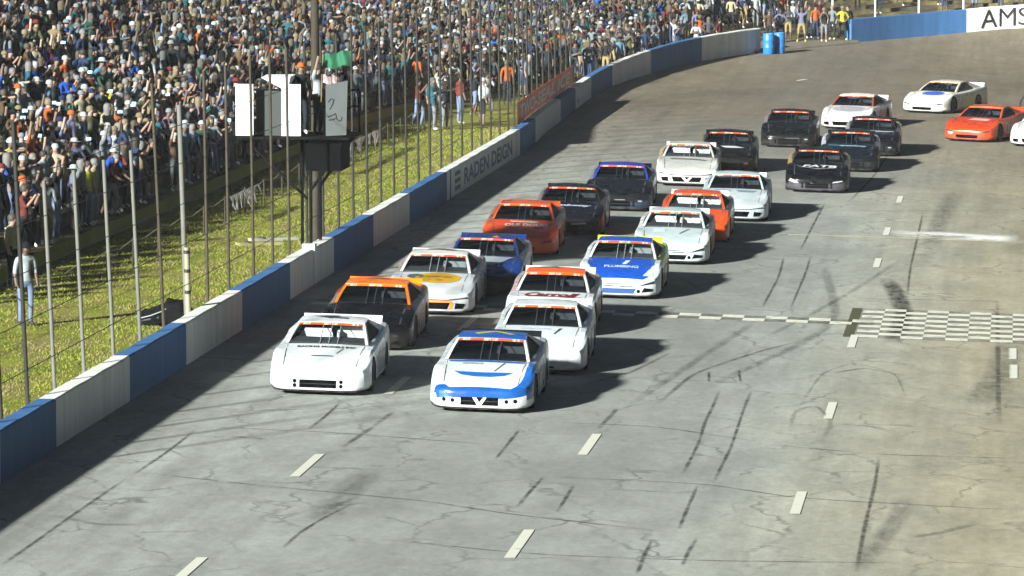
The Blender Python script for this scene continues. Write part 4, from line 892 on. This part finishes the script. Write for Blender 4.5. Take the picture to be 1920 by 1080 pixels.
    for sx in (-1, 1): dk(poly_decal('hood', [(sx*.735, -.86), (sx*.75, -.86), (sx*.70, -2.18), (sx*.685, -2.18)][::-sx], 'panel_gap', .004), plain('gap_dark', '#4a4d4e' if lin(main)[1] > .2 else '#060607', .8))
    srng = random.Random(px)
    for y_, z_, w_, h_ in STK:
        if srng.random() < .8: dk(poly_decal('left', rect(y_, y_+w_, z_, z_+h_), 'sticker', .006, .3), srng.choice(['#c9c4bb', '#8c2f22', '#1f3f7c', '#c2a12a', '#26282c', '#8d9296', '#3d6b4a']), 'fender2' if y_ < -.85 else 'door2')
    for sx in (-1, 1): dk(poly_decal('front', rect(sx*.62-.055, sx*.62+.055, .30, .335), 'sticker', .012, .3), srng.choice(['#8d9296', '#26282c', '#7c3a2a']), 'nose_panel') if kind == 'slot' and c.get('white_in') is None else None
    for dcl in c.get('decals', []):
        if dcl[0] == 't': _, kd, txt, cx_, cy_, w_, h_, col, sh_ = dcl; dk(text_decal(kd, txt, cx_, cy_, w_, h_, sh_), col, 'hood' if kd == 'hood' else 'roof' if kd == 'roof' else 'door2')
        else: _, kd, pol, col = dcl; dk(poly_decal(kd, pol, 'graphic', .007), col, {'hood': 'hood', 'roof': 'roof', 'front': 'nose_panel', 'left': 'door2', 'right': 'door'}[kd])
    return e
STK = [(-1.02, .30, .12, .07), (-1.02, .40, .13, .07), (-1.02, .50, .11, .06), (-.86+.02, .52, .2, .1), (-.5, .30, .5, .3), (.3, .5, .25, .12), (.25, .25, .3, .12)]
WH_ = '#c9cecf'; BK = '#0d0e11'; OR = '#e0631a'; RO = '#c0481a'
strip = lambda x0, x1, y0, y1: rect(x0, x1, y0, y1)
side_gfx = lambda col, y0=-.6, y1=.9: ('p', 'left', [(y0, .25), (y1, .22), (y1+.2, .62), (y0+.15, .66)], col)
curve_blue = [(-.56, -1.62), (-.40, -1.84), (-.15, -1.93), (.15, -1.93), (.40, -1.84), (.56, -1.62), (.3, -1.66), (0, -1.68), (-.3, -1.66)]
CARS = [
 (595, 732, -2.4, dict(main='#b2b7b8', grille='slot', white_in=True, decals=[('t', 'hood', 'RACING MODELS INC', 0.02, -1.06, 1.12, .13, '#161c22', 0), ('p', 'hood', [(-.20, -1.71), (.20, -1.71), (.22, -1.68), (.18, -1.655), (-.18, -1.655), (-.22, -1.68)], '#22282c'), ('p', 'hood', [(.24, -1.5), (.262, -1.5), (.36, -1.16), (.335, -1.16)], '#39424a'), ('p', 'roof', [(-.42, .62), (-.06, .25), (.05, .3), (.12, .62)], '#262a30'), ('p', 'roof', [(.0, .3), (.3, .28), (.3, .42), (.05, .45)], '#31363c'), side_gfx('#5d676c')]), 'leading all-white stock car with black slot grille beside the wall'),
 (898, 765, -1.4, dict(main='#b2b7b8', nose='#0c4688', fender='#b2b7b8', fender2='#1b58a0', roof='#174f9a', pillar='#b2b7b8', cpillar='#2a3038', spoiler='#16181c', grille='vslot', side='#9aa3a8', decals=[('p', 'hood', curve_blue, '#0d5aa6'), ('p', 'hood', [(-.70, -.97), (.70, -.97), (.72, -.85), (-.72, -.85)], '#174f9a'), ('p', 'hood', [(.18, -1.6), (.20, -1.6), (.36, -1.0), (.33, -1.0)], '#39355c'), ('t', 'hood', 'autos', -.25, -1.08, .4, .09, '#6d747c', .3), ('p', 'roof', [(-.35, .35), (.05, .62), (.42, .35), (.34, .28), (.05, .48), (-.28, .25)], '#b9a92c'), ('p', 'front', [(-.80, .26), (-.55, .30), (-.60, .38), (-.84, .42)], '#0d4f86')]), 'leading blue and white stock car with white V on its grille'),
 (683, 648, -2.4, dict(main=BK, roof='#e06a12', pillar='#e06a12', cpillar='#3a1c0c', deck='#e06a12', spoiler='#e06a12', quarter='#7a2f10', side='#6f6058', banner='#e06a12', bannertext='#efd9c2', decals=[('p', 'roof', [(-.25, .55), (.25, .5), (.2, .75), (-.2, .8)], '#3a3230')]), 'black stock car with bright orange roof directly behind the white leader'),
 (804, 583, -2.4, dict(main='#9a9fa1', roof='#b7b4ac', side='#8a7f7c', grille='wide', gtrim='#d87a24', clear=True, decals=[('p', 'hood', ell(.10, -1.32, .52, .44), '#a88408'), ('p', 'hood', ell(-.42, -1.22, .2, .20, 14), '#3d4a44'), ('p', 'hood', [(-.12, -1.55), (.30, -1.60), (.34, -1.44), (-.08, -1.42)], '#c8702a'), ('t', 'hood', 'OUTFITTERS', .1, -1.25, .62, .12, '#5c4a1c', .2), ('p', 'roof', [(-.3, .45), (.3, .4), (.42, .6), (-.25, .7)], '#3a3438')]), 'white stock car with yellow oval on the hood and orange grille trim'),
 (1006, 693, -2.4, dict(main='#a9b0b2', grille='small', spoiler='#a9b0b2', side='#98a1a5', decals=[('t', 'hood', 'motors', -.12, -1.08, .62, .13, '#a6b4cf', .2), ('p', 'hood', [(.26, -1.45), (.29, -1.45), (.42, -1.0), (.36, -1.0)], '#22333c'), ('p', 'hood', [(-.42, -1.02), (-.25, -.98), (-.22, -1.06), (-.38, -1.1)], '#b8b860')]), 'white stock car with plain nose tucked behind the blue and white leader'),
 (1027, 622, -2.4, dict(main='#a4a9ab', roof='#df5512', pillar='#a4a9ab', cpillar='#7d8a88', banner='#df5512', side='#a28f8a', decals=[('t', 'hood', 'Carroll', 0, -1.14, 1.2, .34, '#641610', .45), ('p', 'hood', [(-.72, -1.02), (-.5, -1.28), (.5, -1.36), (.7, -1.30), (.45, -1.30), (-.42, -1.2)], '#8a3428'), ('p', 'hood', ell(0, -1.52, .3, .045, 14), '#2d3234'), side_gfx('#a3452c'), ('p', 'roof', [(-.4, .5), (.1, .45), (.0, .75), (-.35, .8)], '#3c4a66')]), 'white stock car with red script hood and orange roof'),
 (898, 548, -2.4, dict(main='#102a62', bumper='#14181e', nose='#11161e', side='#7d7a80', deck='#1a2f66', decals=[('p', 'hood', [(-.52, -1.72), (.26, -1.72), (.70, -.9), (-.70, -.9)], '#848d92'), ('p', 'roof', [(.1, .02), (.3, .0), (.2, .25)], '#e06a12')]), 'blue stock car with silver white hood behind the yellow oval car'),
 (1158, 553, -1.4, dict(main='#a4abae', hood='#1145a0', roof='#14479c', pillar='#a4abae', cpillar='#4c5458', spoiler='#c6d62a', deck='#c6d62a', quarter2='#b4c23c', side2='#a9b83a', clear=True, grille='sedan', grillecol='#123a72', decals=[('p', 'roof', [(-.30, .5), (.25, .45), (.2, .85), (-.25, .9)], '#a7c46a'), ('t', 'hood', 'PLUMBING', .02, -1.62, .8, .2, '#9fb4cf', 0), ('p', 'hood', [(.02, -1.4), (.12, -1.4), (.2, -1.05), (.1, -1.05)], '#b8c6d6'), ('p', 'hood', [(-.79, -1.45), (-.55, -2.2), (-.80, -2.2)], '#a4abae'), ('p', 'hood', [(.79, -1.45), (.80, -2.2), (.55, -2.2)], '#a4abae')]), 'white stock car with blue hood and lime yellow spoiler'),
 (972, 474, -2.4, dict(main=RO, side='#8d5a4a', grille='plain', decals=[('t', 'hood', 'OLE DOUG', .12, -1.42, 1.1, .26, '#d9d5d0', 0), ('p', 'hood', [(-.35, -1.0), (.45, -1.02), (.35, -1.15), (-.25, -1.12)], '#c9c6c4'), ('p', 'roof', [(-.1, .7), (.45, .66), (.4, .78), (-.1, .82)], '#d5cdc6')]), 'orange red stock car with white lettering on hood next to the wall'),
 (1256, 489, -1.4, dict(main='#97a3a4', grille='sedan', white_in=True, side='#a8a7a5', side2='#a29a96', quarter2='#a04a32', fender2='#a8a9a8', decals=[('p', 'hood', [(.15, -1.5), (.2, -1.5), (.42, -.98), (.36, -.98)], '#4d5a5c'), side_gfx('#b0472a', -.5, 1.0), ('p', 'hood', [(-.5, -1.4), (-.2, -1.4), (-.2, -1.0), (-.5, -1.0)], '#a8bcc2')]), 'pale silver white stock car with dark headlights and orange rear side'),
 (1297, 450, -1.4, dict(main='#c24312', white_in=True, side='#b0431a', side2='#7f7c6a', spoiler='#c9d4d8', deck='#c24312', pillar='#c24312', decals=[('p', 'hood', [(-.2, -1.02), (.35, -1.05), (.1, -1.2)], '#c64a5c')]), 'orange stock car with pale spoiler behind the silver white car'),
 (1062, 437, -2.4, dict(main='#15161c', side='#6b645f', roof='#191b1f', decals=[('t', 'hood', 'Jambetty', .0, -1.28, 1.2, .26, '#aab6cc', .3), ('p', 'front', [(.12, .335), (.52, .36), (.50, .39), (.12, .365)], '#a7aab4'), ('p', 'roof', [(-.2, .6), (.2, .58), (.2, .85), (-.2, .9)], '#7c9a92'), ('p', 'front', [(.22, .16), (.30, .16), (.36, .26), (.27, .26)], '#d4d4d0')]), 'black stock car with pale script across its hood'),
 (1158, 390, -2.4, dict(main='#14161c', roof='#1c2f8c', bumper='#17293c', side='#6e7276', decals=[('p', 'front', [(.02, .22), (.1, .2), (.1, .28)], '#d8dcdc'), ('p', 'front', [(-.1, .33), (.2, .335), (.2, .36), (-.1, .355)], '#5c6266')]), 'dark stock car with deep blue roof'),
 (1374, 409, -1.4, dict(main='#98a2a4', grille='wide', side2='#8f979c', spoiler='#9fb4c0', decals=[('p', 'hood', [(-.62, -.98), (-.1, -1.0), (-.15, -1.16), (-.5, -1.14)], '#6f7c9c'), ('p', 'hood', [(.0, -1.0), (.62, -1.02), (.5, -1.25), (.1, -1.25)], '#6c7484')]), 'white stock car with grey blue hood lettering on the inside line'),
 (1287, 344, -2.4, dict(main='#989894', grille='wide', vee=True, white_in=True, side='#a08d72', side2='#9a8a74', decals=[('p', 'hood', [(-.58, -1.12), (-.48, -1.04), (.3, -1.10), (.6, -1.22), (.5, -1.34), (.2, -1.26), (-.5, -1.24)], '#5f5c46'), ('p', 'hood', [(-.40, -1.12), (.3, -1.15), (.4, -1.24), (-.4, -1.2)], '#9a9888')]), 'white stock car with V grille and olive scroll on the hood'),
 (1362, 318, -2.4, dict(main='#101310', side='#6d6243', side2='#7a6d46', pillar='#151815', decals=[('p', 'hood', [(-.25, -1.12), (.25, -1.10), (.55, -1.3), (.1, -1.38), (-.1, -1.34)], '#b4babb'), ('p', 'hood', [(-.72, -1.0), (-.4, -1.05), (-.5, -1.16), (-.74, -1.12)], '#8a7c2a')]), 'black stock car with white wedge and yellow mark on hood'),
 (1531, 356, -1.4, dict(main='#0c0d12', bumper='#3a3842', side='#8f7748', side2='#a08350', decals=[('t', 'hood', 'FATB', .05, -1.3, 1.05, .3, '#b9bbbb', .2), ('p', 'hood', [(-.62, -1.3), (0, -1.62), (.6, -1.42), (.58, -1.46), (0, -1.68), (-.68, -1.32)], '#8d8a80'), ('p', 'front', [(-.86, .36), (-.66, .30), (-.62, .36), (-.8, .42)], '#c9c2a8'), ('p', 'front', [(-.2, .25), (.05, .24), (.05, .30), (-.2, .31)], '#c0c4c2'), ('p', 'front', [(.45, .32), (.78, .37), (.76, .40), (.5, .36)], '#9aa4a0')]), 'black stock car with big silver letters on hood and tan side'),
 (1592, 317, -1.4, dict(main='#0e1219', side='#9a9ca2', side2='#9ea0a8', hood='#121b24', decals=[('t', 'hood', 'speedway', .1, -1.15, .9, .22, '#8fb4c4', .2), ('p', 'hood', [(-.72, -1.0), (-.2, -1.05), (-.3, -1.12), (-.7, -1.1)], '#5f8ca0')]), 'dark stock car with pale blue hood letters and light grey side'),
 (1633, 288, -0.6, dict(main='#101119', side='#8b877f', side2='#938d84', quarter2='#a7bf24', decals=[('p', 'hood', [(-.72, -.98), (.72, -1.0), (.7, -1.14), (-.7, -1.1)], '#a9adb8'), ('p', 'hood', [(-.5, -1.3), (.5, -1.36), (.5, -1.38), (-.5, -1.33)], '#8f93a0')]), 'dark stock car with white cowl band and lime rear mark'),
 (1477, 272, -0.6, dict(main='#111214', roof='#1a1714', side='#7b6b6c', side2='#8d7a7c', decals=[('p', 'front', [(-.1, .33), (.4, .335), (.4, .36), (-.1, .355)], '#3a3d40'), ('p', 'roof', [(.1, .5), (.3, .5), (.3, .9), (.1, .9)], '#c4591c')]), 'all black stock car following in the outside line'),
 (1582, 238, 9, dict(main='#a9a5a2', roof='#c7b3a8', pillar='#8c3b20', cpillar='#9a4424', grille='wide', side='#b9b0ac', side2='#b3a09a', decals=[('p', 'hood', ell(0, -1.4, .62, .42, 22), '#8d8890'), ('p', 'hood', [(-.6, -1.35), (.6, -1.5), (.62, -1.46), (-.55, -1.3)], '#d5d2d0'), side_gfx('#b06a58')]), 'white stock car with orange pillars and grey hood oval'),
 (1728, 208, 21, dict(main='#b2b1a6', roof='#b0a496', spoiler='#9aa0a8', grille='plain', side='#b2b1a6', decals=[('p', 'hood', ell(.0, -1.25, .46, .36, 20), '#2c50b4'), side_gfx('#c3c290')]), 'white stock car with blue hood oval coming off the turn'),
 (1812, 261, 16, dict(main='#a83714', grille='plain', roof='#b0421c', side='#97452c', bannertext='#c46a3a', decals=[('p', 'hood', [(-.3, -1.35), (.45, -1.4), (.5, -1.08), (-.15, -1.05)], '#b99a9c'), ('p', 'front', ell(-.62, .33, .1, .07, 12), '#d9a890')]), 'red orange stock car in the turn at the right edge'),
 (1938, 271, 12, dict(main='#b0b2ac', grille='wide'), 'white stock car cut off by the right edge')]
for px, py, yw, spec, lab in CARS: build_car(px, py, yw, spec, lab)

# ================================================================== FLAG STAND AND SMALL THINGS
fy = 113.4
fs = empty('flag_stand', (-.6, fy+1, .87), label='raised flag stand with white and grey panels over the wall', cat='flag stand'); MFS = Matrix.Translation((.6, -fy-1, -.87))
def fpart(name, mb, mat, sm=None, parent=None): o = obj(name, mb.mesh(name, sm) if isinstance(mb, MB) else mb, mat, parent or fs); o.matrix_parent_inverse = MFS if not parent else Matrix(); return o
dark = plain('stand_dark', '#0c0d0e', .9, spec=.1); wpan = plain('panel_white', '#c2ccce', .7, var=.08); gpan = plain('panel_grey', '#363c3c', .7, var=.1); ink = plain('panel_ink', '#1a1c1e', .7)
fpart('floor', MB().box((-2.0, fy, 3.46), (.76, fy+2.2, 3.52)), dark)
for x, y, zb in ((-.22, fy+.3, .86), (-.22, fy+1.9, .86), (-.55, fy+1.1, .1)): fpart('leg', MB().tube([(x, y, zb-.05), (x, y, 3.46)], .04, 10), dark, 40)
for a, b_ in (((-.3, fy+.3, 2.0), (-1.8, fy+.3, 3.4)), ((-.22, fy+.3, 2.2), (.6, fy+.3, 3.4)), ((-.22, fy+1.9, 2.2), (.6, fy+1.9, 3.4))): fpart('brace', MB().tube([a, b_], .035, 8), dark, 40)
fpart('skirt', MB().box((-.34, fy+.25, 2.68), (.52, fy+1.9, 3.41)), plain('skirt_black', '#050607', .95, spec=.1))
for x0, x1 in ((-2.0, -1.57), (-.88, -.41)): fpart('white_panel', MB().box((x0, fy-.04, 3.55), (x1, fy-.012, 4.80)), wpan)
fpart('back_panel', MB().box((-1.56, fy+.35, 3.53), (-.89, fy+.38, 4.62)), plain('panel_dark', '#2a302d', .8))
fpart('awning', MB().add([(-1.38, fy-.02, 4.96), (-.66, fy-.02, 4.98), (-.74, fy-.03, 4.63), (-1.38, fy+.9, 4.99), (-.66, fy+.9, 5.0)], [(0, 2, 1), (0, 1, 4, 3), (0, 3, 2), (2, 3, 4), (1, 2, 4)]), wpan)
sp = MB().add([(.2, fy-.02, 3.55), (.70, fy-.02, 3.58), (.74, fy-.02, 4.90), (.2, fy-.02, 4.78), (.2, fy+.01, 3.55), (.70, fy+.01, 3.58), (.74, fy+.01, 4.90), (.2, fy+.01, 4.78)], [(0, 1, 2, 3), (7, 6, 5, 4), (0, 4, 5, 1), (1, 5, 6, 2), (2, 6, 7, 3), (3, 7, 4, 0)])
gp = fpart('sign_panel', sp, gpan)
for path in ([(.26, 4.38), (.33, 4.46), (.40, 4.44), (.36, 4.30), (.30, 4.20)], [(.24, 4.02), (.36, 4.06), (.44, 4.10), (.46, 4.0), (.40, 3.96), (.28, 3.94)], [(.46, 3.98), (.52, 3.92), (.58, 3.94), (.60, 4.02)]):
    o = obj('emblem', MB().tube([(x, fy-.026, z) for x, z in path], .016, 6).mesh('emblem'), ink, fs); o.matrix_parent_inverse = MFS
for z in (4.15, 4.55): fpart('rail', MB().tube([(-1.95, fy+2.15, z), (.72, fy+2.15, z)], .025, 8), dark, 40)
for x in (-1.95, -.6, .72): fpart('rail_post', MB().tube([(x, fy+2.15, 3.5), (x, fy+2.15, 4.6)], .025, 8), dark, 40)
person((-.55, fy+.9, 3.525), -2.6, 'standing', 'black', 'dark trousers', 'cap', 'orange', ' on flag stand', 'officials')
person((-.12, fy+.8, 3.525), -2.0, 'one arm up', 'white', 'dark trousers', 'hair', 'dark', ' on flag stand', 'officials')
person((.42, fy+1.5, 3.525), -1.6, 'hands on hips', 'black', 'dark trousers', 'cap', 'white', ' on flag stand', 'officials')
def cloth_flag(name, x0, x1, z0, z1, y, mat, label, slope=.0, amp=.07):
    n = 12; P = [[(x0+(x1-x0)*i/n, y+amp*math.sin(i*1.1+j*.3), z0+(z1-z0)*j/5+slope*i/n+.03*math.sin(i*.9)) for i in range(n+1)] for j in range(6)]
    mb = MB().grid(P); mb.grid([[(p[0], p[1]+.006, p[2]) for p in reversed(r)] for r in P]); o = obj(name, mb.mesh(name, 60), mat, label=label, cat='flag')
    obj('stick', MB().tube([(x0-.02, y, z0-.45), (x0, y, z1+.03)], .012, 6).mesh('stick'), plain('stick_wood', '#6b5a3c', .7), o); return o
cloth_flag('green_flag', .02, .70, 5.12, 5.48, fy+.75, plain('flag_green', '#17553a', .8), 'green starting flag waved from the flag stand', .12)
cloth_flag('striped_flag', .05, .42, 4.80, 5.0, fy+.4, plain('flag_red_white', '#a58d90', .8, var=.6, vscale=9), 'folded red and white flag below the green flag', -.02, .03)
# phones held up in the crowd
scr = plain('phone_screen', '#9fdcff', .3, emit='#9fdcff', es=.9)
for o in PHONES:
    q = o.matrix_basis @ Vector((0, .40, 1.60)); w = o['label'].split(',')
    ph = obj('phone', MB().box((-.085, -.006, -.045), (.085, .006, .045)).mesh('phone'), plain('phone_case', '#101114', .4), label=('lit phone held up by the person with%s,%s,%s' % (w[1], w[2], w[3])), cat='phone', group='lit phones in the crowd')
    ph.location = q; ph.rotation_euler = (R(-8), 0, o.rotation_euler[2])
    obj('screen', MB().box((-.08, -.009, -.041), (.08, -.0065, .041)).mesh('screen'), scr, ph)
# blue barrels at the wall end
for px, py, D, lab in ((1441, 98, 234.2, 'blue plastic barrel against the end of the white wall'), (1461, 97, 234.8, 'blue plastic barrel on the gap side of its twin')):
    p = at_depth(px, py, D); p.z = track_z(p.x, p.y)
    pr = [(.001, 0), (.26, 0), (.275, .02), (.28, .3), (.292, .33), (.28, .36), (.28, .66), (.292, .69), (.28, .72), (.275, 1.0), (.25, 1.03), (.24, 1.0), (.001, 1.0)]
    o = obj('barrel', MB().lathe(pr, 24).mesh('barrel', 40), plain('barrel_blue', '#1f66a8', .45, var=.15), label=lab, cat='barrel', group='blue barrels'); o.location = p
    obj('bung', MB().lathe([(.03, 1.0), (.03, 1.02), (.001, 1.02)], 10, 'z', (.12, 0, 0)).mesh('bung'), plain('bung_white', '#c9c9c2', .6), o)
# dark bundle on the verge
q = on_x(314, -1.55); bz_ = out_z(s_of_y(q.y), 1.55)
b2 = bmesh.new(); bmesh.ops.create_icosphere(b2, subdivisions=4, radius=1)
from mathutils import noise as mnoise
for v in b2.verts:
    d_ = v.co.copy(); n1 = mnoise.noise(d_*2.2)*.22+mnoise.noise(d_*5)*.1; v.co = Vector((d_.x*.62*(1+n1), d_.y*.42*(1+n1), max(d_.z, -.55)*.30*(1+n1*1.5)+(.16 if d_.x > 0 else 0)*max(0, d_.z)))
bme2 = bpy.data.meshes.new('equipment_bundle'); b2.to_mesh(bme2); b2.free(); shade(bme2, 50)
bu = obj('equipment_bundle', bme2, plain('bundle_black', '#0b0c0e', .9, spec=.1, var=.3, vscale=4), label='dark lumpy equipment bundle lying on grass behind the wall', cat='bundle'); bu.location = (-1.55, q.y, bz_+.15); bu.scale = (1, 1, .95)
obj('strap', MB().tube([(-.60, -.36, .02), (-.3, -.40, .10), (.0, -.36, .22), (.1, -.2, .33)], .014, 8).mesh('strap', 50), plain('strap_pale', '#7d8080', .6), bu); obj('pole', MB().tube([(-.62, -.2, -.05), (-.1, -.44, .06)], .03, 8).mesh('pole', 50), plain('pole_grey', '#2c2d2f', .7), bu)
# pale boards on the verge
for k_, (pa, pb, pyy, lab) in enumerate(((445, 528, 461, 'long pale board lying flat on the grass'), (470, 556, 452, 'short whitish board lying behind the longer one'))):
    a = hit(pa, pyy, terrain); b_ = hit(pb, pyy-2, terrain); L = (b_-a).length; d_ = (b_-a).normalized(); M = Matrix.Translation((a+b_)/2) @ d_.to_track_quat('X', 'Z').to_matrix().to_4x4()
    o = obj('board', MB().box((-L/2, -.16, .0), (L/2, .16, .07)).mesh('board'), plain('board_pale%d' % k_, ('#7f7750', '#8a8a7e')[k_], .85, var=.3), label=lab, cat='board'); o.matrix_world = M
    obj('batten', MB().box((-L*.3, -.18, .071), (-L*.3+.08, .18, .10)).mesh('batten'), rusty, o)
